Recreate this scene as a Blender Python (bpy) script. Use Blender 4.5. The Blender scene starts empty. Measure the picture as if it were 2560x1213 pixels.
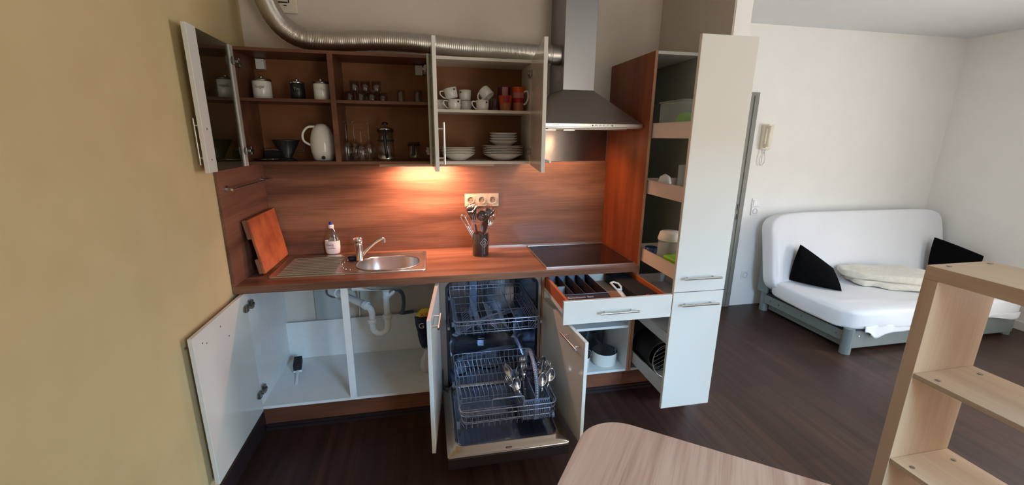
import bpy, bmesh, math, random
from mathutils import Vector, Matrix, Euler, noise
R = math.radians
PI = math.pi
rnd = random.Random(7)
SC = bpy.context.scene
COL = SC.collection

# ------------------------------------------------------------ camera
yaw, pitch, roll = R(-11.507), R(-14.239), R(0.5825)
fw = Vector((math.sin(-yaw) * math.cos(pitch), math.cos(yaw) * math.cos(pitch), math.sin(pitch)))
rt = Vector((math.cos(yaw), math.sin(yaw), 0))
up = rt.cross(fw)
rt2 = rt * math.cos(roll) + up * math.sin(roll)
up2 = -rt * math.sin(roll) + up * math.cos(roll)
cam_d = bpy.data.cameras.new('camera')
cam = bpy.data.objects.new('camera', cam_d)
COL.objects.link(cam)
cm = Matrix((rt2, up2, -fw)).transposed().to_4x4()
cm.translation = Vector((0.9798, -2.8026, 1.6528))
cam.matrix_world = cm
cam_d.sensor_fit = 'HORIZONTAL'
cam_d.sensor_width = 36
cam_d.lens = 36 * 1043.48 / 2560
cam_d.clip_start = 0.02
SC.camera = cam

# ------------------------------------------------------------ world, daylight, exposure
SC.view_settings.view_transform = 'Standard'
SC.view_settings.look = 'None'
SC.view_settings.gamma = 1
SC.view_settings.use_curve_mapping = False
SC.view_settings.exposure = 0.0
w = bpy.data.worlds.new('world')
SC.world = w
w.use_nodes = True
wb = w.node_tree.nodes['Background']
wb.inputs[0].default_value = (0.62, 0.80, 1.0, 1)
wb.inputs[1].default_value = 0.8


def area(name, loc, direction, sx, sy, power, color, spread=180):
    d = bpy.data.lights.new(name, 'AREA')
    d.shape = 'RECTANGLE'
    d.size, d.size_y = sx, sy
    d.energy = power
    d.color = color
    d.spread = R(spread)
    o = bpy.data.objects.new(name, d)
    COL.objects.link(o)
    o.location = loc
    o.rotation_euler = Vector(direction).to_track_quat('-Z', 'Y').to_euler()
    return o


# skylight beyond the two windows behind the camera, and the softer light off the ground outside them
area('skylight', (3.0, -8.2, 4.1), (0, 1, 0), 6.0, 2.4, 3200, (0.26, 0.60, 1.0))
area('skylight', (10.2, -2.2, 4.1), (-1, 0, 0), 5.0, 2.4, 1100, (0.66, 0.84, 1.0))
area('ground light', (2.60, -4.45, 1.20), (0, 1, 0.12), 1.0, 2.0, 42, (1.0, 0.86, 0.70))
area('ground light', (6.45, -2.25, 1.30), (-1, 0, 0.12), 1.4, 1.9, 128, (1.0, 0.95, 0.90))


# ------------------------------------------------------------ materials
def mat(name, col, rough=0.5, metal=0.0, trans=0.0, ior=1.45, coat=0.0, spec=None, emit=None, alpha=None, sheen=0.0):
    m = bpy.data.materials.new(name)
    m.use_nodes = True
    b = m.node_tree.nodes['Principled BSDF']
    b.inputs['Base Color'].default_value = (*col, 1)
    b.inputs['Roughness'].default_value = rough
    b.inputs['Metallic'].default_value = metal
    b.inputs['IOR'].default_value = ior
    b.inputs['Transmission Weight'].default_value = trans
    b.inputs['Coat Weight'].default_value = coat
    b.inputs['Sheen Weight'].default_value = sheen
    if emit:
        b.inputs['Emission Color'].default_value = (*emit[:3], 1)
        b.inputs['Emission Strength'].default_value = emit[3]
    if alpha is not None:
        b.inputs['Alpha'].default_value = alpha
    return m


def lin(r, g, b):
    f = lambda c: (c / 255 / 12.92) if c / 255 <= 0.04045 else ((c / 255 + 0.055) / 1.055) ** 2.4
    return f(r), f(g), f(b)


def noisy(m, c1, c2, scale=(1, 1, 1), nscale=5, detail=6, lo=0.35, hi=0.65, bump=0.0, dist=0.0, rough=None):
    nt = m.node_tree
    b = nt.nodes['Principled BSDF']
    tc = nt.nodes.new('ShaderNodeTexCoord')
    mp = nt.nodes.new('ShaderNodeMapping')
    mp.inputs['Scale'].default_value = scale
    nz = nt.nodes.new('ShaderNodeTexNoise')
    nz.inputs['Scale'].default_value = nscale
    nz.inputs['Detail'].default_value = detail
    nz.inputs['Distortion'].default_value = dist
    cr = nt.nodes.new('ShaderNodeValToRGB')
    cr.color_ramp.elements[0].position = lo
    cr.color_ramp.elements[0].color = (*c1, 1)
    cr.color_ramp.elements[1].position = hi
    cr.color_ramp.elements[1].color = (*c2, 1)
    L = nt.links.new
    L(tc.outputs['Object'], mp.inputs[0])
    L(mp.outputs[0], nz.inputs['Vector'])
    L(nz.outputs['Fac'], cr.inputs[0])
    L(cr.outputs[0], b.inputs['Base Color'])
    if bump:
        bp = nt.nodes.new('ShaderNodeBump')
        bp.inputs['Strength'].default_value = bump
        bp.inputs['Distance'].default_value = 0.01
        L(nz.outputs['Fac'], bp.inputs['Height'])
        L(bp.outputs[0], b.inputs['Normal'])
    return m


def wood(name, c1, c2, axis='x', rough=0.4, scale=9, c3=None, bump=0.0, stretch=0.12):
    """long-grained wood: broad figure plus fine fibres"""
    m = mat(name, c1, rough)
    nt = m.node_tree
    L = nt.links.new
    b = nt.nodes['Principled BSDF']
    tc = nt.nodes.new('ShaderNodeTexCoord')
    mp = nt.nodes.new('ShaderNodeMapping')
    s = [1, 1, 1]
    s['xyz'.index(axis)] = stretch
    mp.inputs['Scale'].default_value = s
    n1 = nt.nodes.new('ShaderNodeTexNoise')
    n1.inputs['Scale'].default_value = scale
    n1.inputs['Detail'].default_value = 7
    n1.inputs['Distortion'].default_value = 0.6
    mp2 = nt.nodes.new('ShaderNodeMapping')
    s2 = [1, 1, 1]
    s2['xyz'.index(axis)] = 0.03
    mp2.inputs['Scale'].default_value = s2
    n2 = nt.nodes.new('ShaderNodeTexNoise')
    n2.inputs['Scale'].default_value = 140
    n2.inputs['Detail'].default_value = 3
    mx = nt.nodes.new('ShaderNodeMath')
    mx.operation = 'MULTIPLY_ADD'
    mx.inputs[1].default_value = 0.30
    cr = nt.nodes.new('ShaderNodeValToRGB')
    cr.color_ramp.elements[0].position = 0.48
    cr.color_ramp.elements[0].color = (*c1, 1)
    cr.color_ramp.elements[1].position = 0.82
    cr.color_ramp.elements[1].color = (*c2, 1)
    if c3:
        e = cr.color_ramp.elements.new(0.66)
        e.color = (*c3, 1)
    L(tc.outputs['Object'], mp.inputs[0]); L(mp.outputs[0], n1.inputs['Vector'])
    L(tc.outputs['Object'], mp2.inputs[0]); L(mp2.outputs[0], n2.inputs['Vector'])
    L(n2.outputs['Fac'], mx.inputs[0]); L(n1.outputs['Fac'], mx.inputs[2])
    L(mx.outputs[0], cr.inputs[0]); L(cr.outputs[0], b.inputs['Base Color'])
    return m


def floor_mat():
    m = mat('dark laminate', (0.03, 0.02, 0.018), 0.42)
    nt = m.node_tree
    L = nt.links.new
    b = nt.nodes['Principled BSDF']
    tc = nt.nodes.new('ShaderNodeTexCoord')
    mr = nt.nodes.new('ShaderNodeMapping')
    mr.inputs['Rotation'].default_value = (0, 0, R(90))
    br = nt.nodes.new('ShaderNodeTexBrick')
    br.inputs['Scale'].default_value = 1
    br.inputs['Brick Width'].default_value = 1.28
    br.inputs['Row Height'].default_value = 0.19
    br.inputs['Mortar Size'].default_value = 0.0012
    br.inputs['Color1'].default_value = (0.036, 0.017, 0.012, 1)
    br.inputs['Color2'].default_value = (0.056, 0.026, 0.018, 1)
    br.inputs['Mortar'].default_value = (0.010, 0.006, 0.005, 1)
    mp = nt.nodes.new('ShaderNodeMapping')
    mp.inputs['Scale'].default_value = (1, 0.06, 1)
    nz = nt.nodes.new('ShaderNodeTexNoise')
    nz.inputs['Scale'].default_value = 22
    nz.inputs['Detail'].default_value = 8
    mx = nt.nodes.new('ShaderNodeMix')
    mx.data_type = 'RGBA'
    mx.blend_type = 'MULTIPLY'
    mx.inputs[0].default_value = 0.8
    cr = nt.nodes.new('ShaderNodeValToRGB')
    cr.color_ramp.elements[0].position = 0.3
    cr.color_ramp.elements[0].color = (0.45, 0.42, 0.42, 1)
    cr.color_ramp.elements[1].position = 0.7
    cr.color_ramp.elements[1].color = (1.5, 1.4, 1.35, 1)
    L(tc.outputs['Object'], mr.inputs[0]); L(mr.outputs[0], br.inputs['Vector'])
    L(tc.outputs['Object'], mp.inputs[0]); L(mp.outputs[0], nz.inputs['Vector'])
    L(nz.outputs['Fac'], cr.inputs[0])
    L(br.outputs['Color'], mx.inputs[6]); L(cr.outputs[0], mx.inputs[7])
    L(mx.outputs[2], b.inputs['Base Color'])
    return m


def brushed(name, col, rough=0.3, axis='x'):
    m = mat(name, col, rough, 1.0)
    nt = m.node_tree
    L = nt.links.new
    b = nt.nodes['Principled BSDF']
    tc = nt.nodes.new('ShaderNodeTexCoord')
    mp = nt.nodes.new('ShaderNodeMapping')
    s = [1, 1, 1]
    s['xyz'.index(axis)] = 0.01
    mp.inputs['Scale'].default_value = s
    nz = nt.nodes.new('ShaderNodeTexNoise')
    nz.inputs['Scale'].default_value = 500
    bp = nt.nodes.new('ShaderNodeBump')
    bp.inputs['Strength'].default_value = 0.05
    bp.inputs['Distance'].default_value = 0.001
    L(tc.outputs['Object'], mp.inputs[0]); L(mp.outputs[0], nz.inputs['Vector'])
    L(nz.outputs['Fac'], bp.inputs['Height']); L(bp.outputs[0], b.inputs['Normal'])
    return m


M = {}
M['wall_k'] = noisy(mat('cream wall paint', (0.6, 0.5, 0.36), 0.9), (0.53, 0.41, 0.215), (0.555, 0.435, 0.235), nscale=6, bump=0.05)
M['wall_kb'] = noisy(mat('pale kitchen wall paint', (0.6, 0.5, 0.4), 0.9), (0.64, 0.57, 0.49), (0.67, 0.60, 0.52), nscale=6, bump=0.05)
M['wall_w'] = noisy(mat('white wall paint', (0.8, 0.78, 0.72), 0.9), (0.85, 0.84, 0.81), (0.87, 0.86, 0.83), nscale=5, bump=0.04)
M['ceil'] = noisy(mat('ceiling paint', (0.8, 0.8, 0.78), 0.95), (0.76, 0.77, 0.77), (0.78, 0.79, 0.79), nscale=4)
M['floor'] = floor_mat()
M['walnut'] = wood('walnut worktop laminate', lin(96, 62, 46), lin(158, 112, 86), 'x', 0.36, 7, c3=lin(130, 88, 66))
M['walnut_y'] = wood('walnut laminate, depth grain', lin(90, 58, 44), lin(140, 96, 74), 'y', 0.4, 7, c3=lin(118, 78, 60))
M['walnut_z'] = wood('walnut laminate, upright grain', lin(116, 54, 30), lin(156, 82, 50), 'z', 0.36, 8, c3=lin(136, 67, 38))  # more orange than the other walnut: warm hood lamp glow put into the colour
M['walnut_in'] = wood('walnut cabinet interior', lin(92, 56, 38), lin(126, 82, 58), 'x', 0.45, 7, c3=lin(110, 68, 47))
M['walnut_back'] = wood('walnut cabinet back', lin(128, 80, 44), lin(146, 96, 56), 'x', 0.6, 5)
M['edge'] = mat('pale walnut edge band', lin(176, 128, 98), 0.45)
M['potsteel'] = mat('dull pot steel', (0.16, 0.165, 0.18), 0.22, 1.0)
M['dwfront'] = mat('dark brown steel front', (0.030, 0.020, 0.016), 0.35, 0.3)
M['liner'] = brushed('dark door liner steel', (0.42, 0.36, 0.32), 0.22)
M['front'] = mat('cream white lacquer front', (0.68, 0.665, 0.61), 0.22, coat=0.3)
M['front_edge'] = mat('cream edge band', (0.78, 0.72, 0.62), 0.4)
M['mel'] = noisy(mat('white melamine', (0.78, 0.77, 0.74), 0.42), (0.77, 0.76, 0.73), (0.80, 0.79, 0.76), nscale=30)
M['mel_tall'] = mat('white lining with painted shade', (0.42, 0.43, 0.38), 0.5)  # the larder's white inside; the shade in there is put into this grey
M['tray'] = mat('cream plastic tray', (0.78, 0.66, 0.58), 0.4)
M['tray_g'] = mat('pale grey plastic tray', (0.62, 0.63, 0.64), 0.4)
M['steel'] = brushed('brushed steel', (0.62, 0.60, 0.57), 0.30)
M['steel_dk'] = brushed('darker brushed steel', (0.40, 0.37, 0.34), 0.34)
M['steel_z'] = brushed('upright brushed steel', (0.34, 0.34, 0.345), 0.38, 'z')
M['chrome'] = mat('chrome', (0.75, 0.75, 0.76), 0.12, 1.0)
M['nickel'] = mat('satin nickel', (0.66, 0.64, 0.60), 0.28, 1.0)
M['alu'] = mat('crinkled aluminium', (0.60, 0.57, 0.52), 0.30, 1.0)
M['black'] = mat('black plastic', (0.012, 0.012, 0.014), 0.35)
M['blackm'] = mat('matt black', (0.010, 0.010, 0.011), 0.7)
M['glass'] = mat('clear glass', (0.96, 0.97, 0.96), 0.02, trans=1.0)
M['pane'] = mat('grey tinted pane', (0.50, 0.53, 0.46), 0.06, trans=0.92, ior=1.5)
M['hobglass'] = mat('black ceramic glass', (0.008, 0.008, 0.009), 0.10, coat=0.4)
M['china'] = mat('white china', (0.80, 0.78, 0.72), 0.18, coat=0.3)
M['plastic_w'] = mat('white plastic', (0.80, 0.80, 0.78), 0.35)
M['plastic_cream'] = mat('yellowed plastic', (0.74, 0.68, 0.54), 0.4)
M['socket'] = mat('ivory socket plastic', (0.62, 0.54, 0.40), 0.35)
M['wire_dw'] = mat('grey coated wire', (0.30, 0.33, 0.42), 0.25, 0.6)
M['dwplastic'] = mat('slate grey plastic', (0.17, 0.21, 0.31), 0.4)
M['tub'] = noisy(mat('stainless tub', (0.5, 0.5, 0.52), 0.16, 1.0), (0.40, 0.42, 0.47), (0.55, 0.57, 0.62), nscale=3, bump=0.35)
M['seal'] = mat('black rubber', (0.01, 0.01, 0.012), 0.6)
M['sheet'] = noisy(mat('white cotton sheet', (0.82, 0.82, 0.82), 0.9, sheen=0.1), (0.76, 0.765, 0.785), (0.79, 0.795, 0.81), nscale=3)
M['futonmetal'] = mat('grey green metal', (0.22, 0.25, 0.24), 0.4, 0.3)
M['cushion'] = noisy(mat('black fabric', (0.006, 0.006, 0.007), 0.95), (0.0015, 0.0015, 0.002), (0.004, 0.004, 0.0045), nscale=60, bump=0.1)
M['cushion'].node_tree.nodes['Principled BSDF'].inputs['Specular IOR Level'].default_value = 0.08
M['blanket'] = noisy(mat('cream fleece', (0.7, 0.65, 0.55), 0.95, sheen=0.4), (0.66, 0.61, 0.50), (0.73, 0.68, 0.58), nscale=40, bump=0.3)
M['beech'] = wood('birch shelf laminate', lin(172, 136, 104), lin(192, 158, 124), 'z', 0.45, 5)
M['beech_h'] = wood('birch laminate board', lin(178, 144, 112), lin(198, 166, 132), 'y', 0.45, 5)
M['tabletop'] = wood('pale plum table laminate', lin(164, 118, 96), lin(212, 174, 148), 'x', 0.42, 9, c3=lin(196, 156, 132), stretch=0.08)
M['doorframe'] = mat('grey painted door frame', (0.20, 0.20, 0.175), 0.5)
M['board'] = noisy(mat('worn wooden board', (0.5, 0.2, 0.1), 0.6), lin(150, 72, 40), lin(190, 104, 62), (1, 1, 1), 9, 8, bump=0.1)
M['board_side'] = wood('board end wood', lin(128, 84, 58), lin(160, 112, 82), 'z', 0.6)
M['plinth'] = wood('walnut plinth', lin(100, 58, 40), lin(136, 84, 60), 'x', 0.45, 8)
M['skirt'] = mat('dark skirting', (0.030, 0.018, 0.020), 0.35)
M['zinc'] = mat('hinge metal', (0.30, 0.27, 0.24), 0.35, 1.0)
M['lamp_on'] = mat('lit halogen lens', (1, 0.8, 0.6), 0.3, emit=(1.0, 0.55, 0.28, 8))
M['recess'] = mat('shaded socket well', (0.34, 0.27, 0.18), 0.5)  # shade of the socket holes, painted as a darker flat disc
M['plate'] = brushed('polished steel plate', (0.24, 0.20, 0.18), 0.26, 'z')
M['plate'].node_tree.nodes['Principled BSDF'].inputs['Anisotropic'].default_value = 0.85
M['plate'].node_tree.nodes['Principled BSDF'].inputs['Anisotropic Rotation'].default_value = 0.25
M['lampbody'] = mat('lamp housing', (0.5, 0.35, 0.25), 0.4)
M['green'] = mat('lime green plastic', (0.20, 0.50, 0.02), 0.4)
M['box_clear'] = mat('milky plastic', (0.80, 0.85, 0.82), 0.25, trans=0.75)
M['blue'] = mat('blue plastic', (0.01, 0.04, 0.16), 0.4)
M['capblue'] = mat('royal blue cap', (0.01, 0.05, 0.35), 0.35)
M['rubbergrey'] = mat('grey hose', (0.09, 0.10, 0.11), 0.5)
M['film'] = mat('crinkled clear film', (0.97, 0.97, 0.97), 0.03, trans=1.0, ior=1.12, alpha=0.35)
M['navy'] = mat('navy printed film', (0.010, 0.014, 0.05), 0.25)
M['yellow'] = mat('yellow print', (0.75, 0.55, 0.05), 0.35)
M['redp'] = mat('red print', (0.55, 0.04, 0.02), 0.35)
M['baggrey'] = mat('thin white plastic bag', (0.70, 0.68, 0.64), 0.5, trans=0.15)
M['plaster'] = noisy(mat('bare wall behind sink', (0.4, 0.4, 0.38), 0.9), (0.38, 0.40, 0.38), (0.52, 0.54, 0.52), nscale=3)
M['textgrey'] = mat('grey print', (0.28, 0.28, 0.26), 0.5)
M['textdark'] = mat('dark print', (0.06, 0.03, 0.05), 0.5)
M['textlight'] = mat('light print', (0.62, 0.58, 0.62), 0.5)
M['orange'] = mat('orange glaze', (0.62, 0.08, 0.015), 0.25)
M['crimson'] = mat('crimson glaze', (0.35, 0.01, 0.03), 0.25)
M['pink'] = mat('dusty pink glaze', (0.50, 0.18, 0.20), 0.25)
M['plum'] = mat('plum glaze', (0.10, 0.01, 0.03), 0.25)
M['tan'] = mat('terracotta glaze', (0.40, 0.13, 0.05), 0.25)
M['traydark'] = mat('dark tray plastic', (0.045, 0.028, 0.035), 0.35)
M['traygrey'] = mat('grey tray lining', (0.20, 0.21, 0.25), 0.4)
M['softwhite'] = mat('liquid soap', (0.88, 0.84, 0.80), 0.3)
M['drawerwood'] = wood('orange drawer side', lin(168, 84, 44), lin(196, 108, 62), 'y', 0.4, 8)
M['drawerfloor'] = mat('drawer floor', lin(176, 140, 116), 0.5)


# ------------------------------------------------------------ mesh builder
class MB:
    def __init__(s, mx=None):
        s.v, s.f, s.sm, s.mi = [], [], [], []
        s.M = mx
        s.cur = 0

    def add(s, vs, fs, smooth=False):
        o = len(s.v)
        for p in vs:
            p = Vector(p)
            s.v.append(s.M @ p if s.M else p)
        for f in fs:
            s.f.append([i + o for i in f])
            s.sm.append(smooth)
            s.mi.append(s.cur)
        return s

    def box(s, x0, x1, y0, y1, z0, z1):
        x0, x1 = min(x0, x1), max(x0, x1)
        y0, y1 = min(y0, y1), max(y0, y1)
        z0, z1 = min(z0, z1), max(z0, z1)
        v = [(x, y, z) for z in (z0, z1) for y in (y0, y1) for x in (x0, x1)]
        return s.add(v, [(0, 2, 3, 1), (4, 5, 7, 6), (0, 1, 5, 4), (2, 6, 7, 3), (0, 4, 6, 2), (1, 3, 7, 5)])

    def hexa(s, bot, top):
        """eight corners: four below, four above, both counter-clockwise seen from above"""
        return s.add(list(bot) + list(top), [(3, 2, 1, 0), (4, 5, 6, 7)] + [(i, (i + 1) % 4, 4 + (i + 1) % 4, 4 + i) for i in range(4)])

    def lathe(s, prof, o=(0, 0, 0), n=32, smooth=True, axis=None, sx=1, sy=1):
        q = Vector((0, 0, 1)).rotation_difference(Vector(axis)).to_matrix() if axis else None
        vs, fs = [], []
        idx = []
        for r, z in prof:
            if r < 1e-6:
                idx.append([len(vs)] * n)
                vs.append((0, 0, z))
            else:
                idx.append(list(range(len(vs), len(vs) + n)))
                vs += [(r * math.cos(2 * PI * k / n) * sx, r * math.sin(2 * PI * k / n) * sy, z) for k in range(n)]
        for a, b in zip(idx, idx[1:]):
            for k in range(n):
                f = [a[k], a[(k + 1) % n], b[(k + 1) % n], b[k]]
                g = []
                for i in f:
                    if i not in g:
                        g.append(i)
                if len(g) > 2:
                    fs.append(g)
        vs = [(q @ Vector(p) if q else Vector(p)) + Vector(o) for p in vs]
        return s.add(vs, fs, smooth)

    def cyl(s, p0, p1, r, n=16, r2=None, smooth=True):
        p0, p1 = Vector(p0), Vector(p1)
        d = p1 - p0
        r2 = r if r2 is None else r2
        q = Vector((0, 0, 1)).rotation_difference(d.normalized()).to_matrix()
        h = d.length
        a = [q @ Vector((r * math.cos(2 * PI * k / n), r * math.sin(2 * PI * k / n), 0)) + p0 for k in range(n)]
        b = [q @ Vector((r2 * math.cos(2 * PI * k / n), r2 * math.sin(2 * PI * k / n), h)) + p0 for k in range(n)]
        s.add(a + b, [(k, (k + 1) % n, n + (k + 1) % n, n + k) for k in range(n)], smooth)
        s.add(a, [tuple(reversed(range(n)))])
        s.add(b, [tuple(range(n))])
        return s

    def tube(s, pts, r, n=8, closed=False, caps=True, rr=None, flat=1.0):
        pts = [Vector(p) for p in pts]
        N = len(pts)
        vs, fs = [], []
        t0 = (pts[1] - pts[0]).normalized()
        ref = Vector((0, 0, 1)) if abs(t0.z) < 0.9 else Vector((1, 0, 0))
        u = t0.cross(ref).normalized()
        prev = t0
        for i, p in enumerate(pts):
            if closed:
                t = (pts[(i + 1) % N] - pts[i - 1]).normalized()
            else:
                t = (pts[min(i + 1, N - 1)] - pts[max(i - 1, 0)]).normalized()
            u = (prev.rotation_difference(t) @ u)
            u = (u - t * u.dot(t)).normalized()
            wv = t.cross(u)
            prev = t
            ra = rr[i] if rr else r
            vs += [p + (u * math.cos(2 * PI * k / n) + wv * math.sin(2 * PI * k / n) * flat) * ra for k in range(n)]
        for i in range(N if closed else N - 1):
            j = (i + 1) % N
            fs += [(i * n + k, i * n + (k + 1) % n, j * n + (k + 1) % n, j * n + k) for k in range(n)]
        s.add(vs, fs, True)
        if caps and not closed:
            s.add(vs[:n], [tuple(reversed(range(n)))])
            s.add(vs[-n:], [tuple(range(n))])
        return s

    def prism(s, poly, z0, z1, smooth=False):
        n = len(poly)
        s.add([(x, y, z0) for x, y in poly] + [(x, y, z1) for x, y in poly],
              [(k, (k + 1) % n, n + (k + 1) % n, n + k) for k in range(n)], smooth)
        s.add([(x, y, z0) for x, y in poly], [tuple(reversed(range(n)))])
        s.add([(x, y, z1) for x, y in poly], [tuple(range(n))])
        return s

    def ball(s, c, rx, ry=None, rz=None, n=20, m=12):
        ry = rx if ry is None else ry
        rz = rx if rz is None else rz
        return s.lathe([(math.sin(PI * i / m), -math.cos(PI * i / m) * rz) if 0 < i < m else (0, (-1 if i == 0 else 1) * rz) for i in range(m + 1)], c, n, True, None, rx, ry)

    def grid(s, fn, nu, nv, smooth=True, thick=0.0):
        vs = [fn(i / nu, j / nv) for j in range(nv + 1) for i in range(nu + 1)]
        fs = [(j * (nu + 1) + i, j * (nu + 1) + i + 1, (j + 1) * (nu + 1) + i + 1, (j + 1) * (nu + 1) + i) for j in range(nv) for i in range(nu)]
        return s.add(vs, fs, smooth)

    def build(s, name, mats, parent=None, bevel=0.0, seg=2, solid=0.0, sub=0, kind=None, label=None):
        me = bpy.data.meshes.new(name)
        off = world_loc(parent)
        if parent is None:
            xs = [p.x for p in s.v]; ys = [p.y for p in s.v]; zs = [p.z for p in s.v]
            off = Vector(((min(xs) + max(xs)) / 2, (min(ys) + max(ys)) / 2, min(zs)))
            if kind == 'structure':
                off = Vector((0, 0, 0))
        me.from_pydata([p - off for p in s.v], [], s.f)
        me.polygons.foreach_set('use_smooth', s.sm)
        if not isinstance(mats, (list, tuple)):
            mats = [mats]
        for m in mats:
            me.materials.append(M[m] if isinstance(m, str) else m)
        me.polygons.foreach_set('material_index', s.mi)
        me.update()
        o = bpy.data.objects.new(name, me)
        COL.objects.link(o)
        if parent is not None:
            o.parent = parent
        else:
            o.location = off
        if sub:
            md = o.modifiers.new('subdivision', 'SUBSURF')
            md.levels = md.render_levels = sub
        if solid:
            md = o.modifiers.new('solidify', 'SOLIDIFY')
            md.thickness = solid
            md.offset = 0
        if bevel:
            md = o.modifiers.new('bevel', 'BEVEL')
            md.width = bevel
            md.segments = seg
            md.limit_method = 'ANGLE'
            md.angle_limit = R(35)
        if kind:
            o['kind'] = kind
        if label:
            o['label'] = label
        return o


def world_loc(o):
    v = Vector((0, 0, 0))
    while o is not None:
        v += o.location
        o = o.parent
    return v


def thing(name, label, cat, loc=(0, 0, 0), group=None):
    o = bpy.data.objects.new(name, None)
    o.empty_display_size = 0.05
    COL.objects.link(o)
    o.location = loc
    o['label'] = label
    o['category'] = cat
    if group:
        o['group'] = group
    return o


def tag(o, label, cat, group=None, kind=None):
    o['label'] = label
    o['category'] = cat
    if group:
        o['group'] = group
    if kind:
        o['kind'] = kind
    return o


def dup(root, loc, rot=(0, 0, 0), label=None, group=None, scale=None):
    def cp(o, parent):
        c = o.copy()
        COL.objects.link(c)
        c.parent = parent
        for ch in list(o.children):
            cp(ch, c)
        return c
    r = cp(root, None)
    r.location = loc
    r.rotation_euler = rot
    if scale:
        r.scale = scale
    if label:
        r['label'] = label
    if group:
        r['group'] = group
    return r


def text(name, s, size, mx, m, parent=None, extrude=0.0003, align='CENTER'):
    cu = bpy.data.curves.new(name, 'FONT')
    cu.body = s
    cu.size = size
    cu.extrude = extrude
    cu.align_x = align
    cu.align_y = 'CENTER'
    cu.resolution_u = 3
    t = bpy.data.objects.new(name + ' curve', cu)
    me = bpy.data.meshes.new_from_object(t)
    bpy.data.objects.remove(t)
    bpy.data.curves.remove(cu)
    me.name = name
    off = world_loc(parent)
    me.transform(Matrix.Translation(-off) @ mx)
    me.materials.clear()
    me.materials.append(M[m])
    o = bpy.data.objects.new(name, me)
    COL.objects.link(o)
    o.parent = parent
    return o


def frame_mx(o, xdir, ydir):
    x = Vector(xdir).normalized()
    y = Vector(ydir)
    y = (y - x * y.dot(x)).normalized()
    z = x.cross(y)
    m = Matrix((x, y, z)).transposed().to_4x4()
    m.translation = Vector(o)
    return m


def rotz(c, a):
    return Matrix.Translation(Vector(c)) @ Matrix.Rotation(a, 4, 'Z') @ Matrix.Translation(-Vector(c))


def arc(c, r, a0, a1, n):
    return [(c[0] + r * math.cos(R(a0 + (a1 - a0) * i / n)), c[1] + r * math.sin(R(a0 + (a1 - a0) * i / n))) for i in range(n + 1)]


def smooth_path(pts, per=8):
    """Catmull-Rom through the points"""
    P = [Vector(p) for p in pts]
    P = [P[0] * 2 - P[1]] + P + [P[-1] * 2 - P[-2]]
    out = []
    for i in range(1, len(P) - 2):
        a, b, c, d = P[i - 1:i + 3]
        for k in range(per):
            t = k / per
            out.append(0.5 * ((2 * b) + (c - a) * t + (2 * a - 5 * b + 4 * c - d) * t * t + (3 * b - a - 3 * c + d) * t ** 3))
    out.append(P[-2])
    return out


def bar_handle(parent, a, b, out, m='nickel', r=0.006):
    """bar handle between a and b, standing off along out from the surface points"""
    a, b, out = Vector(a), Vector(b), Vector(out).normalized()
    d = (b - a).normalized()
    mb = MB()
    h = 0.030
    mb.cyl(a + out * h - d * 0.004, b + out * h + d * 0.004, r, 14)
    L = (b - a).length
    for t in (0.14, 0.86):
        p = a + d * L * t
        mb.cyl(p, p + out * h, r * 0.72, 10)
    return mb.build('handle', m, parent)


def hinge(parent, p, into, side, name='hinge'):
    """concealed cup hinge: into = along the door from the carcass, side = towards the opening"""
    p, into, side = Vector(p), Vector(into).normalized(), Vector(side).normalized()
    mx = frame_mx(p, into, side)
    mb = MB(mx)
    mb.box(0.004, 0.034, 0.0, 0.012, -0.019, 0.019)
    mb.cyl((0.030, 0.001, 0), (0.030, 0.006, 0), 0.017, 18)
    mb.box(-0.052, 0.008, 0.006, 0.020, -0.007, 0.007)
    mb.box(-0.056, -0.030, -0.001, 0.014, -0.022, 0.022)
    return mb.build(name, 'zinc', parent, bevel=0.0015)


def thin_glass(name, tint, edge=0.25, base=0.06, rough=0.02, gloss=(1, 1, 1)):
    """sheet glass: clear through the middle, shiny towards its rims"""
    m = bpy.data.materials.new(name)
    m.use_nodes = True
    nt = m.node_tree
    nt.nodes.clear()
    L = nt.links.new
    out = nt.nodes.new('ShaderNodeOutputMaterial')
    mx = nt.nodes.new('ShaderNodeMixShader')
    tr = nt.nodes.new('ShaderNodeBsdfTransparent')
    tr.inputs[0].default_value = (*tint, 1)
    gl = nt.nodes.new('ShaderNodeBsdfGlossy')
    gl.inputs['Roughness'].default_value = rough
    gl.inputs['Color'].default_value = (*gloss, 1)
    lw = nt.nodes.new('ShaderNodeLayerWeight')
    lw.inputs[0].default_value = 0.35
    ma = nt.nodes.new('ShaderNodeMath')
    ma.operation = 'MULTIPLY_ADD'
    ma.inputs[1].default_value = edge
    ma.inputs[2].default_value = base
    L(lw.outputs['Facing'], ma.inputs[0]); L(ma.outputs[0], mx.inputs[0])
    L(tr.outputs[0], mx.inputs[1]); L(gl.outputs[0], mx.inputs[2]); L(mx.outputs[0], out.inputs[0])
    M[name] = m


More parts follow.
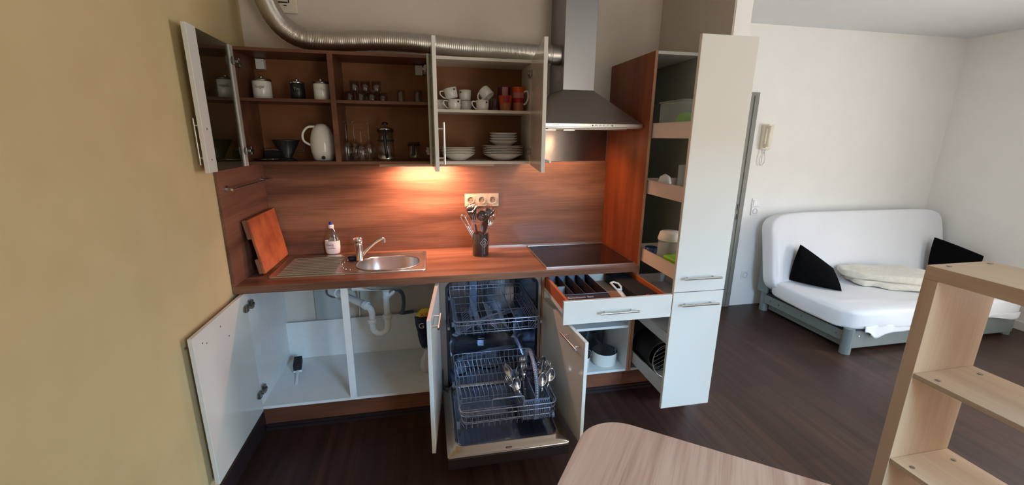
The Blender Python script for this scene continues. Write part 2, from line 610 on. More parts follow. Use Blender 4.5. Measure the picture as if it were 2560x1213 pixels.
thin_glass('window glass', (0.97, 0.98, 0.98), 0.2, 0.04)
thin_glass('door pane', (0.42, 0.44, 0.38), 0.25, 0.10, 0.04)
thin_glass('drinking glass', (0.93, 0.93, 0.92), 0.45, 0.05)
thin_glass('cling film', (0.97, 0.97, 0.97), 0.40, 0.06, 0.08)
def milky(name, col, f=0.4, rough=0.4):
    m = bpy.data.materials.new(name)
    m.use_nodes = True
    nt = m.node_tree
    b = nt.nodes['Principled BSDF']
    b.inputs['Base Color'].default_value = (*col, 1)
    b.inputs['Roughness'].default_value = rough
    tr = nt.nodes.new('ShaderNodeBsdfTransparent')
    mx = nt.nodes.new('ShaderNodeMixShader')
    mx.inputs[0].default_value = f
    nt.links.new(tr.outputs[0], mx.inputs[1])
    nt.links.new(b.outputs[0], mx.inputs[2])
    nt.links.new(mx.outputs[0], nt.nodes['Material Output'].inputs[0])
    M[name] = m


milky('milky plastic sheet', (0.62, 0.66, 0.60), 0.26)
thin_glass('bottle plastic', (0.85, 0.88, 0.87), 0.35, 0.08, 0.08)

# ============================================================ THE SETTING
ZC = 2.62
YF, XR, YR = 0.66, 6.20, -4.20


def struct(name, mb, m, parent=None, **k):
    return mb.build(name, m, parent, kind='structure', **k)


struct('floor', MB().box(-0.15, XR + 0.15, YR - 0.15, YF + 0.15, -0.06, 0), 'floor')
struct('ceiling', MB().box(-0.15, XR + 0.15, YR - 0.15, YF + 0.15, ZC, ZC + 0.08), 'ceil')
struct('wall_left', MB().box(-0.15, 0, YR - 0.15, 0.15, 0, ZC), 'wall_k')
struct('wall_back', MB().box(0, 2.548, 0, 0.15, 0, ZC), 'wall_kb')
# partition closing the kitchen recess: cream on the kitchen side, white on its end and far side
struct('wall_partition', MB().box(2.548, 2.556, -0.718, YF, 0, ZC), 'wall_kb')
struct('wall_partition_end', MB().box(2.556, 2.650, -0.722, YF, 0, ZC), 'wall_w')
struct('wall_right', MB().box(XR, XR + 0.12, -1.5, YF + 0.12, 0, ZC).box(XR, XR + 0.12, YR - 0.12, -3.0, 0, ZC)
       .box(XR, XR + 0.12, -3.0, -1.5, 0, 0.35).box(XR, XR + 0.12, -3.0, -1.5, 2.35, ZC), 'wall_w')
struct('wall_rear', MB().box(0, 2.05, YR - 0.12, YR, 0, ZC).box(3.15, XR, YR - 0.12, YR, 0, ZC)
       .box(2.05, 3.15, YR - 0.12, YR, 0, 0.12).box(2.05, 3.15, YR - 0.12, YR, 2.30, ZC), 'wall_w')
# far wall with the door opening
struct('wall_far', MB().box(2.65, 3.06, YF, YF + 0.14, 0, ZC).box(3.94, XR, YF, YF + 0.14, 0, ZC).box(3.06, 3.94, YF, YF + 0.14, 2.04, ZC), 'wall_w')
d = MB().box(3.11, 3.89, YF + 0.030, YF + 0.07, 0.005, 2.0)
door = struct('door_1', d, 'plastic_w')
fm = MB()
fm.box(3.86, 3.945, YF - 0.014, YF, 0, 2.06).box(3.055, 3.14, YF - 0.014, YF, 0, 2.06).box(3.14, 3.86, YF - 0.014, YF, 1.975, 2.06)
fm.box(3.895, 3.915, YF - 0.022, YF - 0.014, 0, 2.03).box(3.86, 3.87, YF, YF + 0.10, 0, 1.975)
fm.build('door_frame', 'doorframe', door)
MB().box(3.878, 3.892, YF - 0.019, YF - 0.013, 0.985, 1.05).box(3.878, 3.892, YF - 0.019, YF - 0.013, 0.90, 0.95).build('strike_plate', 'black', door)
struct('trim_1', MB().box(XR - 0.014, XR, YR, YF, 0, 0.075), 'plastic_w')
struct('trim_3', MB().box(0.0, 0.013, YR, -0.487, 0, 0.105), 'skirt')
# windows
for k, (a0, a1, z0, z1, side) in enumerate(((2.05, 3.15, 0.12, 2.30, 'rear'), (-3.0, -1.5, 0.35, 2.35, 'right'))):
    mb, gb = MB(), MB()
    mid = (a0 + a1) / 2
    bars = [(a0, a0 + 0.06, z0, z1), (a1 - 0.06, a1, z0, z1), (a0 + 0.06, a1 - 0.06, z0, z0 + 0.06), (a0 + 0.06, a1 - 0.06, z1 - 0.06, z1), (mid - 0.03, mid + 0.03, z0 + 0.06, z1 - 0.06)][:5 if side == 'right' else 4]
    for b0, b1, c0, c1 in bars:
        if side == 'rear':
            mb.box(b0, b1, YR - 0.09, YR - 0.03, c0, c1)
        else:
            mb.box(XR + 0.03, XR + 0.09, b0, b1, c0, c1)
    if side == 'rear':
        gb.add([(a0, YR - 0.06, z0), (a1, YR - 0.06, z0), (a1, YR - 0.06, z1), (a0, YR - 0.06, z1)], [(0, 1, 2, 3)])
    else:
        gb.add([(XR + 0.06, a0, z0), (XR + 0.06, a1, z0), (XR + 0.06, a1, z1), (XR + 0.06, a0, z1)], [(0, 1, 2, 3)])
    wo = struct('window_%d' % (k + 1), mb, 'plastic_w')
    gb.build('pane', 'window glass', wo)
# stepped dark skirting along the plinth
struct('trim_2', MB().box(0.02, 2.545, -0.500, -0.488, 0, 0.030).box(0.02, 2.545, -0.512, -0.500, 0, 0.016), 'skirt')

# ============================================================ WALL CABINETS
UB, UT, UY = 1.491, 2.084, -0.272
T = 0.016


def slab(p0, p1, t, z0, z1, mb=None):
    """upright board whose one face runs p0 -> p1 and the other lies t to the right of that run"""
    mb = mb or MB()
    a, b = Vector((*p0, 0)), Vector((*p1, 0))
    d = (b - a).normalized()
    nrm = Vector((d.y, -d.x, 0)) * t
    q = [a, b, b + nrm, a + nrm]
    if t < 0:
        q = q[::-1]
    return mb.hexa([(p.x, p.y, z0) for p in reversed(q)], [(p.x, p.y, z1) for p in reversed(q)])


gc = thing('glass_fronted_wall_cabinet', 'walnut wall cabinet with two open glass doors above the sink', 'wall cabinet', (0.518, 0, UB))
X0, X1, XM = 0.018, 1.018, 0.497
MB().box(X0, X0 + T, UY, -0.001, UB, UT).build('side_panel', 'walnut_in', gc)
MB().box(X1 - T, X1, UY, -0.001, UB, UT).build('side_panel', 'walnut_in', gc)
MB().box(X0 + T, X1 - T, UY, -0.001, UT - T, UT).build('top_panel', 'walnut_in', gc)
MB().box(X0 + T, X1 - T, UY, -0.001, UB, UB + T).build('bottom_panel', 'walnut_in', gc)
MB().box(X0 + T, X1 - T, -0.008, -0.001, UB + T, UT - T).build('back_panel', 'walnut_back', gc)
MB().box(XM - 0.014, XM + 0.014, UY, -0.008, UB + T, UT - T).build('divider', 'walnut_in', gc)
GS = 1.838
MB().box(X0 + T, XM - 0.014, UY + 0.012, -0.008, GS - T, GS).build('shelf', 'walnut_in', gc)
MB().box(XM + 0.014, X1 - T, UY + 0.012, -0.008, GS - T, GS).build('shelf', 'walnut_in', gc)
for xx in (X0 + T + 0.045, X1 - T - 0.045):
    MB().box(xx - 0.022, xx + 0.022, -0.045, -0.008, UT - 0.075, UT - 0.020).cyl((xx - 0.008, -0.046, UT - 0.035), (xx - 0.008, -0.044, UT - 0.035), 0.005).build('hanging_bracket', 'plastic_w', gc, bevel=0.003)


def glass_door(hx, hy, fx, fy, t, z0, z1, outn, parent, hy_side):
    """a tinted pane held by two lacquered stiles"""
    a, b = Vector((hx, hy)), Vector((fx, fy))
    d = (b - a).normalized()
    L = (b - a).length
    n = Vector((d.y, -d.x)) * t
    p, q = a + d * 0.040 + n * 0.35, a + d * (L - 0.080) + n * 0.35
    o = slab(p, q, t * 0.25, z0 + 0.001, z1 - 0.001).build('door', 'door pane', parent)
    slab(a, a + d * 0.045, t, z0, z1).build('stile', 'front', o, bevel=0.0015)
    slab(a + d * (L - 0.085), b, t, z0, z1).build('stile', 'front', o, bevel=0.0015)
    h = b - d * 0.045 + n
    bar_handle(o, (h.x, h.y, z0 + 0.035), (h.x, h.y, z0 + 0.225), (outn.x, outn.y, 0))
    e = b - d * 0.040
    for zz in (z0 + 0.055, z0 + 0.185):
        MB().cyl((e.x, e.y, zz), (e.x - n.x * 0.06, e.y - n.y * 0.06, zz), 0.004, 10).build('screw_head', 'zinc', o)
    return o


dl = glass_door(0.040, -0.280, 0.062, -0.762, 0.018, UB - 0.004, UT, Vector((-1, 0)), gc, 1)
for zz in (UB + 0.075, UT - 0.075):
    hinge(dl, (0.041, -0.284, zz), (0.03, -1, 0), (1, 0, 0))
dr = glass_door(1.000, -0.280, 1.022, -0.762, -0.018, UB - 0.004, UT, Vector((1, 0)), gc, -1)
for zz in (UB + 0.075, UT - 0.075):
    hinge(dr, (0.999, -0.284, zz), (0.03, -1, 0), (-1, 0, 0))

wc = thing('wall_cabinet', 'cream wall cabinet holding cups and plates, its door open to the right', 'wall cabinet', (1.318, 0, UB))
X0, X1 = 1.0185, 1.6175
MB().box(X0, X0 + T, UY, -0.001, UB, UT).build('side_panel', 'front_edge', wc)
MB().box(X1 - T, X1, UY, -0.001, UB, UT).build('side_panel', 'front_edge', wc)
MB().box(X0 + T, X1 - T, UY, -0.001, UT - T, UT).build('top_panel', 'front_edge', wc)
MB().box(X0 + T, X1 - T, UY, -0.001, UB, UB + T).build('bottom_panel', 'front_edge', wc)
MB().box(X0 + T, X1 - T, -0.008, -0.001, UB + T, UT - T).build('back_panel', 'walnut_back', wc)
WS = 1.802
MB().box(X0 + T, X1 - T, UY + 0.008, -0.008, WS - T, WS).build('shelf', 'front_edge', wc)
dw_ = slab((1.600, -0.280), (1.512, -0.858), -0.018, UB - 0.004, UT).build('door', 'front', wc, bevel=0.0015)
bar_handle(dw_, (1.559, -0.670, UB + 0.045), (1.536, -0.820, UB + 0.045), (1, -0.15, 0))
for zz in (UB + 0.075, UT - 0.075):
    hinge(dw_, (1.599, -0.284, zz), (-0.15, -1, 0), (-1, 0.1, 0))

# light strip under the wall cabinets
ls = thing('under_cabinet_lamp', 'slim walnut coloured lamp fixed under the wall cabinets, lit', 'lamp', (1.03, -0.1, UB - 0.024))
MB().box(0.70, 1.40, -0.150, -0.060, UB - 0.022, UB - 0.001).build('housing', 'lampbody', ls, bevel=0.003)
MB().box(0.80, 1.16, -0.130, -0.085, UB - 0.0232, UB - 0.0222).build('lens', 'lamp_on', ls)
area('warm strip', (0.98, -0.165, UB - 0.027), (0, 0.25, -1), 0.34, 0.05, 11.5, (1.0, 0.51, 0.36), 170)

# ============================================================ EXTRACTOR HOOD AND DUCT
hd = thing('range_hood', 'brushed steel pyramid hood with tall chimney above the hob', 'hood', (1.918, 0, 1.70))
HX0, HX1, HY, CX0, CX1, CY = 1.624, 2.212, -0.500, 1.790, 1.985, -0.290
cb = MB()
cb.hexa([(HX0, HY, 1.728), (HX1, HY, 1.728), (HX1, -0.002, 1.728), (HX0, -0.002, 1.728)], [(CX0, CY, 1.925), (CX1, CY, 1.925), (CX1, -0.002, 1.925), (CX0, -0.002, 1.925)])
cb.build('canopy', 'steel_dk', hd, bevel=0.002)
MB().box(HX0, HX1, HY, -0.002, 1.708, 1.7278).box(HX0 + 0.005, HX1 - 0.005, HY + 0.005, -0.003, 1.702, 1.708).build('control_strip', 'steel', hd, bevel=0.0015)
MB().box(HX0 + 0.05, HX1 - 0.05, -0.40, -0.06, 1.697, 1.7015).build('grease_filter', 'steel_dk', hd)
for k in range(6):
    b = MB().cyl((1.905 + k * 0.0235, HY - 0.0002, 1.718), (1.905 + k * 0.0235, HY - (0.006 if k else 0.002), 1.718), 0.0055 if k else 0.004, 14)
    b.build('button', 'chrome' if k else 'black', hd)
MB().tube([(1.668, HY - 0.0012, 1.716), (1.672, HY - 0.0012, 1.7205), (1.676, HY - 0.0012, 1.715), (1.681, HY - 0.0012, 1.7205), (1.685, HY - 0.0012, 1.715), (1.690, HY - 0.0012, 1.722), (1.694, HY - 0.0012, 1.715), (1.700, HY - 0.0012, 1.7195), (1.712, HY - 0.0012, 1.7215)], 0.0009, 6).build('logo', 'textdark', hd)
ch = MB().box(CX0, CX1, CY, -0.003, 1.9255, ZC - 0.002).build('chimney', 'steel_z', hd, bevel=0.0015)
MB().box(CX0 - 0.0015, CX0 - 0.0003, -0.235, -0.150, 1.985, 2.045).build('vent_slots', 'steel_dk', ch)
for xx in (1.745, 1.868):
    MB().cyl((xx, -0.205, 1.7005), (xx, -0.205, 1.694), 0.034, 24).build('lamp_lens', 'lamp_on', hd)
    d_ = bpy.data.lights.new('hood lamp', 'SPOT')
    d_.energy = 8
    d_.color = (1.0, 0.56, 0.28)
    d_.spot_size = R(150)
    d_.spot_blend = 0.6
    d_.shadow_soft_size = 0.025
    o_ = bpy.data.objects.new('hood lamp', d_)
    COL.objects.link(o_)
    o_.location = (xx, -0.235, 1.690)
    o_.rotation_euler = Vector((0.10, 0.25, -1)).to_track_quat('-Z', 'Y').to_euler()
MB().box(1.640, 2.214, -0.004, -0.001, 1.493, 1.700).build('splash_plate', 'plate', None)
tag(bpy.data.objects['splash_plate'], 'shiny steel plate on the wall under the hood', 'splash plate')

path = smooth_path([(0.150, -0.09, 2.56), (0.160, -0.12, 2.44), (0.178, -0.14, 2.35), (0.215, -0.155, 2.265), (0.275, -0.165, 2.196), (0.370, -0.17, 2.155), (0.54, -0.17, 2.153), (0.752, -0.17, 2.166),
                    (0.97, -0.17, 2.163), (1.196, -0.175, 2.150), (1.432, -0.18, 2.140), (1.60, -0.19, 2.135), (1.740, -0.20, 2.128)], 60)
du = thing('ventilation_duct', 'crinkled aluminium flexible duct lying along the top of the wall cabinets', 'duct', (0.9, -0.17, 2.09))
rad = [0.0525 + 0.0016 * math.sin(i * 2.1) + 0.0006 * math.sin(i * 0.37) for i in range(len(path))]
MB().tube(path, 0.05, 28, rr=rad).build('hose', 'alu', du)
MB().cyl((1.735, -0.20, 2.128), (1.789, -0.20, 2.128), 0.058, 30).build('collar', 'steel_dk', du)

jb = thing('junction_box', 'cream junction box cover with an open slot high on the back wall', 'junction box', (0.25, -0.01, 2.31))
MB().box(0.185, 0.300, -0.018, -0.001, 2.312, 2.43).build('cover', 'plastic_cream', jb, bevel=0.004)
MB().box(0.205, 0.255, -0.0205, -0.0182, 2.362, 2.369).box(0.258, 0.264, -0.0205, -0.0182, 2.364, 2.41).box(0.232, 0.248, -0.0205, -0.0182, 2.348, 2.352).build('slot', 'black', jb)

# ============================================================ WORKTOP AND SPLASHBACKS
ZT = 0.909
wt = MB()
SX0, SX1, SY0, SY1 = 0.125, 0.955, -0.490, -0.080
# worktop with an opening for the sink bowl
BX0, BX1, BY0, BY1 = 0.545, 0.925, -0.460, -0.160


def rect4(x0, x1, y0, y1, z):
    return [(x0, y0, z), (x1, y0, z), (x1, y1, z), (x0, y1, z)]


rings = [rect4(0.002, 2.2175, -0.600, -0.001, ZT), rect4(BX0, BX1, BY0, BY1, ZT), rect4(BX0, BX1, BY0, BY1, ZT - 0.040), rect4(0.002, 2.2175, -0.600, -0.001, ZT - 0.040)]
wt.add([p for r_ in rings for p in r_], [(4 * (i % 4) + k, 4 * (i % 4) + (k + 1) % 4, 4 * ((i + 1) % 4) + (k + 1) % 4, 4 * ((i + 1) % 4) + k) for i in range(4) for k in range(4)])
tag(wt.build('worktop', 'walnut', None, bevel=0.004), 'long walnut worktop running from the left wall to the tall cabinet', 'worktop')
tag(MB().box(0.0165, 2.2175, -0.016, -0.001, ZT + 0.0005, UB - 0.001).build('splashback', 'walnut'), 'walnut board splashback along the back wall over the worktop', 'splashback')
tag(MB().box(0.001, 0.016, -0.598, -0.001, ZT + 0.0005, UB - 0.007).build('splashback', 'walnut_y', None, bevel=0.001), 'short walnut side splashback on the left wall', 'splashback')
tag(MB().box(1.30, 2.215, -0.026, -0.0165, ZT + 0.0003, ZT + 0.008).build('sealing_strip', 'nickel'), 'thin shiny strip sealing the worktop to the splashback behind the hob', 'strip')

# towel rail on the left splashback
tr_ = thing('towel_rail', 'thin steel towel rail fixed to the side splashback', 'towel rail', (0.05, -0.30, 1.37))
for yy in (-0.535, -0.06):
    MB().cyl((0.0165, yy, 1.392), (0.022, yy, 1.392), 0.017, 20).cyl((0.022, yy, 1.392), (0.060, yy, 1.392), 0.006, 12).build('mount', 'chrome', tr_)
MB().cyl((0.060, -0.575, 1.392), (0.060, -0.030, 1.392), 0.006, 14).build('bar', 'chrome', tr_)

# ============================================================ SINK
sk = thing('sink', 'stainless steel sink with ribbed drainer to its left', 'sink', (0.54, -0.285, ZT))
zr = ZT + 0.006


def rrect(x0, x1, y0, y1, r, n=8):
    return arc((x1 - r, y1 - r), r, 0, 90, n) + arc((x0 + r, y1 - r), r, 90, 180, n) + arc((x0 + r, y0 + r), r, 180, 270, n) + arc((x1 - r, y0 + r), r, 270, 360, n)


def loops(mb, rings, smooth=True, cap=True):
    """skin through rings of equal length; each ring a list of 3-D points"""
    n = len(rings[0])
    vs = [p for r_ in rings for p in r_]
    fs = [(i * n + k, i * n + (k + 1) % n, (i + 1) * n + (k + 1) % n, (i + 1) * n + k) for i in range(len(rings) - 1) for k in range(n)]
    mb.add(vs, fs, smooth)
    if cap:
        mb.add(rings[-1], [tuple(range(n))])
    return mb


def z3(p, z):
    return [(x, y, z) for x, y in p]


bowl = rrect(BX0 + 0.012, BX1 - 0.012, BY0 + 0.012, BY1 - 0.012, 0.125, 12)
dk = MB()
outer = rrect(SX0, SX1, SY0, SY1, 0.020, 12)
loops(dk, [z3(outer, ZT + 0.0005), z3(outer, zr), z3(rrect(SX0 + 0.010, SX1 - 0.010, SY0 + 0.010, SY1 - 0.010, 0.02, 12), zr), z3(rrect(SX0 + 0.016, SX1 - 0.016, SY0 + 0.016, SY1 - 0.016, 0.02, 12), zr - 0.003),
           z3(bowl, zr - 0.003)], cap=False)
dk.build('deck', 'steel', sk)
bw = MB()
big = rrect(BX0 + 0.004, BX1 - 0.004, BY0 + 0.004, BY1 - 0.004, 0.13, 12)
loops(bw, [z3(big, zr - 0.002), z3(big, zr + 0.001), z3(bowl, zr + 0.0005), z3(bowl, zr - 0.008), z3(rrect(BX0 + 0.020, BX1 - 0.020, BY0 + 0.020, BY1 - 0.020, 0.118, 12), zr - 0.10),
           z3(rrect(BX0 + 0.045, BX1 - 0.045, BY0 + 0.045, BY1 - 0.045, 0.10, 12), zr - 0.137), z3(rrect(BX0 + 0.09, BX1 - 0.09, BY0 + 0.09, BY1 - 0.09, 0.05, 12), zr - 0.145)])
bw.build('bowl', 'steel', sk)
MB().lathe([(0.041, 0), (0.041, 0.003), (0.030, 0.003), (0.018, -0.002), (0, -0.002)], (0.735, -0.31, zr - 0.145)).build('strainer', 'chrome', sk)
rb = MB()
for k in range(11):
    yy = -0.455 + k * 0.0315
    rb.tube([(0.165, yy, zr - 0.0035), (0.18, yy, zr - 0.0005), (0.44, yy, zr - 0.0005), (0.455, yy, zr - 0.0035)], 0.0042, 8)
rb.build('drainer_ribs', 'steel', sk)
dots = MB()
for k in range(9):
    a = R(100 + k * 20)
    dots.ball((0.545 + 0.075 * math.cos(a), -0.300 + 0.12 * math.sin(a), zr - 0.002), 0.004, n=8, m=6)
dots.build('overflow_studs', 'chrome', sk)

fc = thing('mixer_tap', 'chrome single lever mixer tap swung to the right over the bowl', 'tap', (0.560, -0.225, zr - 0.003))
MB().lathe([(0, 0), (0.027, 0), (0.027, 0.006), (0.024, 0.012), (0.022, 0.07), (0.0235, 0.10), (0.0235, 0.118), (0, 0.118)], (0.560, -0.225, zr - 0.003)).build('body', 'chrome', fc)
MB().lathe([(0.0235, 0), (0.025, 0.006), (0.022, 0.020), (0.012, 0.028), (0, 0.030)], (0.560, -0.225, zr + 0.116)).tube([(0.560, -0.235, zr + 0.138), (0.545, -0.262, zr + 0.142), (0.536, -0.285, zr + 0.140)], 0.007, 10).build('lever', 'chrome', fc)
MB().tube(smooth_path([(0.575, -0.220, zr + 0.025), (0.600, -0.215, zr + 0.055), (0.650, -0.205, zr + 0.100), (0.688, -0.198, zr + 0.120), (0.702, -0.195, zr + 0.118)], 6), 0.0095, 14).build('spout', 'chrome', fc)
MB().cyl((0.703, -0.195, zr + 0.124), (0.703, -0.195, zr + 0.096), 0.0125, 18).build('aerator', 'chrome', fc)
tag(MB(rotz((0.517, -0.20, 0), 0.5)).box(0.487, 0.547, -0.225, -0.180, zr - 0.002, zr + 0.018).build('sponge', 'blackm', None, bevel=0.008, seg=3), 'small black sponge lying behind the mixer tap', 'sponge')

# ============================================================ HOB
hb = thing('hob', 'black glass ceramic hob with a steel rim set in the worktop', 'hob', (1.91, -0.31, ZT))
HB = (1.638, 2.205, -0.566, -0.062)
MB().box(HB[0] + 0.006, HB[1] - 0.006, HB[2] + 0.006, HB[3] - 0.006, ZT + 0.0004, ZT + 0.005).build('glass_plate', 'hobglass', hb)
rm = MB()
o1, i1 = rrect(*HB, 0.004, 2), rrect(HB[0] + 0.008, HB[1] - 0.008, HB[2] + 0.008, HB[3] - 0.008, 0.003, 2)
loops(rm, [z3(o1, ZT + 0.0004), z3(o1, ZT + 0.007), z3(i1, ZT + 0.007), z3(i1, ZT + 0.0052)], smooth=False, cap=False)
rm.build('rim', 'nickel', hb)
# ============================================================ SINK BASE CABINET
ZB, ZU = 0.175, ZT - 0.0405
FY = -0.560
sb = thing('sink_base_cabinet', 'white lined sink cabinet with both doors open under the worktop', 'base cabinet', (0.52, -0.28, 0))
X0, X1 = 0.018, 1.018
MB().box(X0, X0 + T, FY, -0.001, ZB, ZU).build('side_panel', 'mel', sb)
MB().box(X1 - T, X1, FY, -0.001, ZB, ZU).build('side_panel', 'mel', sb)
MB().box(X0 + T, X1 - T, FY, -0.001, ZB, ZB + T).build('bottom_panel', 'mel', sb)
bk = MB()
bk.hexa([(X0 + T, -0.036, ZB + T), (X1 - T, -0.036, ZB + T), (X1 - T, -0.024, ZB + T), (X0 + T, -0.024, ZB + T)],
        [(X0 + T, -0.036, 0.448), (X1 - T, -0.036, 0.462), (X1 - T, -0.024, 0.462), (X0 + T, -0.024, 0.448)])
bk.build('back_panel', 'mel', sb)
MB().box(X0 + T, X1 - T, FY, FY + 0.018, ZU - 0.014, ZU).build('top_rail', 'mel', sb)
MB().box(0.518 - 0.018, 0.518 + 0.018, FY, FY + 0.020, ZB + T, ZU - 0.014).build('centre_post', 'mel', sb)
MB().box(0.002, X1, -0.487, -0.471, 0, ZB - 0.001).build('plinth', 'plinth', sb)
ld = slab((0.046, -0.572), (0.046, -1.085), 0.018, ZB, ZU - 0.003).build('door', 'front', sb, bevel=0.0015)
bar_handle(ld, (0.028, -0.90, 0.815), (0.028, -1.06, 0.815), (-1, 0, 0)).scale = (1, 1, 1)
for zz in (0.29, 0.79):
    hinge(ld, (0.047, -0.580, zz), (0, -1, 0), (1, 0, 0))
hl = MB()
for yy, zz in ((-0.86, 0.815), (-1.02, 0.815), (-0.99, 0.80), (-0.80, 0.74)):
    hl.cyl((0.0462, yy, zz), (0.0470, yy, zz), 0.0035, 10)
hl.build('screw_holes', 'zinc', ld)
rd = slab((1.002, -0.575), (0.952, -1.072), -0.018, ZB, ZU - 0.003).build('door', 'front', sb, bevel=0.0015)
bar_handle(rd, (0.989, -0.890, 0.812), (0.974, -1.045, 0.812), (1, -0.1, 0))
for zz in (0.29, 0.79):
    hinge(rd, (1.000, -0.585, zz), (-0.1, -1, 0), (-1, 0.1, 0))

# bare wall strip and pipework behind the sink
tag(MB().box(0.22, 0.42, -0.018, -0.002, 0.45, 0.86).build('wall_tile', 'plaster'), 'pale plaster patch on the wall around the drain under the sink', 'plaster patch')
dp = thing('drain_pipe', 'white plastic sink drain with U-bend running to the wall under the sink', 'drain pipe', (0.68, -0.26, 0.46))
px, py = 0.706, -0.31
MB().lathe([(0.036, 0), (0.038, -0.012), (0.030, -0.020), (0.024, -0.028)], (px, py, 0.764)).cyl((px, py, 0.745), (px, py, 0.57), 0.019, 20).cyl((px, py, 0.705), (px, py, 0.690), 0.022, 20).build('tailpiece', 'plastic_w', dp)
MB().lathe([(0.020, 0), (0.0265, 0.002), (0.028, 0.03), (0.022, 0.034), (0.020, 0.034)], (px, py, 0.552)).build('union_nut', 'plastic_w', dp)
ub = [(px, py, 0.575), (px, py, 0.515)] + [(px - 0.045 + 0.045 * math.cos(R(a)), py, 0.505 - 0.045 * math.sin(R(a))) for a in range(10, 180, 15)] + [(px - 0.09, py, 0.510), (px - 0.09, py, 0.535)]
MB().tube(ub, 0.019, 18).build('u_bend', 'plastic_w', dp)
MB().lathe([(0.020, 0), (0.0265, 0.002), (0.028, 0.026), (0.022, 0.030), (0.020, 0.030)], (px - 0.09, py, 0.530)).build('union_nut', 'plastic_w', dp)
MB().tube(smooth_path([(px - 0.09, py, 0.545), (px - 0.09, py, 0.600), (px - 0.100, py, 0.630), (px - 0.125, py + 0.02, 0.645)], 6), 0.019, 18).build('elbow', 'plastic_w', dp)
MB().cyl((px - 0.115, py + 0.01, 0.640), (px - 0.135, py + 0.025, 0.646), 0.026, 20).cyl((px - 0.12, py + 0.015, 0.642), (0.36, -0.05, 0.655), 0.022, 22).cyl((0.385, -0.07, 0.653), (0.335, -0.025, 0.657), 0.034, 24).build('wall_pipe', 'plastic_w', dp)
MB().lathe([(0.036, 0), (0.052, 0.002), (0.052, 0.006), (0.036, 0.006)], (0.350, -0.022, 0.656), axis=(0.4, -1, 0)).build('wall_rosette', 'rubbergrey', dp)
MB().cyl((px - 0.01, py, 0.748), (0.51, -0.28, 0.752), 0.014, 16).cyl((px + 0.015, py, 0.70), (px + 0.042, py - 0.01, 0.725), 0.012, 14).cyl((px + 0.040, py - 0.01, 0.722), (px + 0.052, py - 0.012, 0.737), 0.008, 12).build('branch', 'plastic_w', dp)
tag(MB().tube(smooth_path([(0.755, -0.318, 0.738), (0.775, -0.30, 0.735), (0.800, -0.26, 0.690), (0.800, -0.20, 0.60), (0.785, -0.14, 0.52), (0.775, -0.07, 0.48), (0.85, -0.045, 0.475)], 8), 0.012, 14).build('drain_hose', 'rubbergrey'), 'grey rubber hose looping down from the drain branch under the sink', 'hose')
tag(MB().tube(smooth_path([(0.20, -0.03, 0.80), (0.24, -0.06, 0.835), (0.33, -0.08, 0.85), (0.45, -0.10, 0.84), (0.50, -0.11, 0.80), (0.51, -0.08, 0.70), (0.505, -0.04, 0.55), (0.50, -0.045, 0.47)], 8), 0.006, 10).build('water_hose', 'nickel'), 'thin braided water hose hanging on the wall behind the centre post', 'hose')

br_ = thing('dish_brush', 'dish brush with black bristles and white handle on the cabinet floor', 'brush', (0.12, -0.20, ZB + T + 0.001))
mx = frame_mx((0.125, -0.190, ZB + T + 0.022), (-0.18, 1, 0.10), (-1, -0.18, 0))
mb = MB(mx)
mb.box(-0.050, 0.050, -0.023, 0.023, 0.004, 0.046)
mb.build('bristles', 'blackm', br_, bevel=0.003)
mb = MB(mx)
mb.box(-0.052, 0.052, -0.024, 0.024, -0.008, 0.005).tube([(-0.045, 0, -0.002), (-0.10, 0, -0.003), (-0.17, 0, -0.008), (-0.20, 0, -0.010)], 0.008, 10, rr=[0.010, 0.007, 0.009, 0.006])
mb.build('handle', 'plastic_w', br_, bevel=0.002)

# bag hanging inside the right half, and a crumpled bag on the cabinet floor
bg = thing('tablet_bag', 'navy and yellow bag hanging beside the right door under the sink', 'bag', (0.930, -0.34, 0.36))
mb = MB()
prof = [(0.36, 0.02, 0.008), (0.40, 0.030, 0.014), (0.46, 0.045, 0.022), (0.52, 0.052, 0.024), (0.56, 0.058, 0.020), (0.575, 0.060, 0.018)]
rings = [[(0.930 + a * math.cos(2 * PI * k / 20) + 0.006 * math.sin(3 * k + z * 30), -0.36 + b * math.sin(2 * PI * k / 20) - 0.0, z + 0.006 * math.sin(k * 1.7)) for k in range(20)] for z, a, b in prof]
loops(mb, rings)
mb.build('film', 'navy', bg)
mb = MB()
prof = [(0.577, 0.060, 0.018), (0.595, 0.052, 0.015), (0.612, 0.036, 0.010), (0.625, 0.018, 0.006)]
rings = [[(0.935 + a * math.cos(2 * PI * k / 20), -0.36 + b * math.sin(2 * PI * k / 20), z + 0.003 * math.sin(k * 1.7)) for k in range(20)] for z, a, b in prof]
loops(mb, rings)
mb.build('header', 'yellow', bg)
text('lettering', 'XXL', 0.034, frame_mx((0.938, -0.3850, 0.594), (1, 0, 0.1), (0, 0, 1)), 'redp', bg)
text('lettering', 'G', 0.05, frame_mx((0.910, -0.3865, 0.52), (1, 0, 0.05), (0, 0, 1)), 'textlight', bg)


def crumple(fn, amp, sc, seed=0.0):
    def g(u, v):
        p = Vector(fn(u, v))
        n_ = noise.noise_vector(p * sc + Vector((seed, seed * 2, 0)))
        return p + n_ * amp
    return g


mb = MB()
n, m_ = 24, 12
prof = [(0.0, 0.0), (0.03, 0.0), (0.045, 0.02), (0.048, 0.05), (0.035, 0.085), (0.022, 0.11), (0.014, 0.15), (0.0, 0.16)]
mb.lathe(prof, (0.935, -0.35, ZB + T + 0.002), 24)
for p in mb.v:
    p += noise.noise_vector(p * 22) * 0.012 * (1 if p.z > ZB + T + 0.008 else 0)
tag(mb.build('plastic_bag', 'baggrey', None), 'crumpled thin white bag on the floor of the sink cabinet', 'bag')

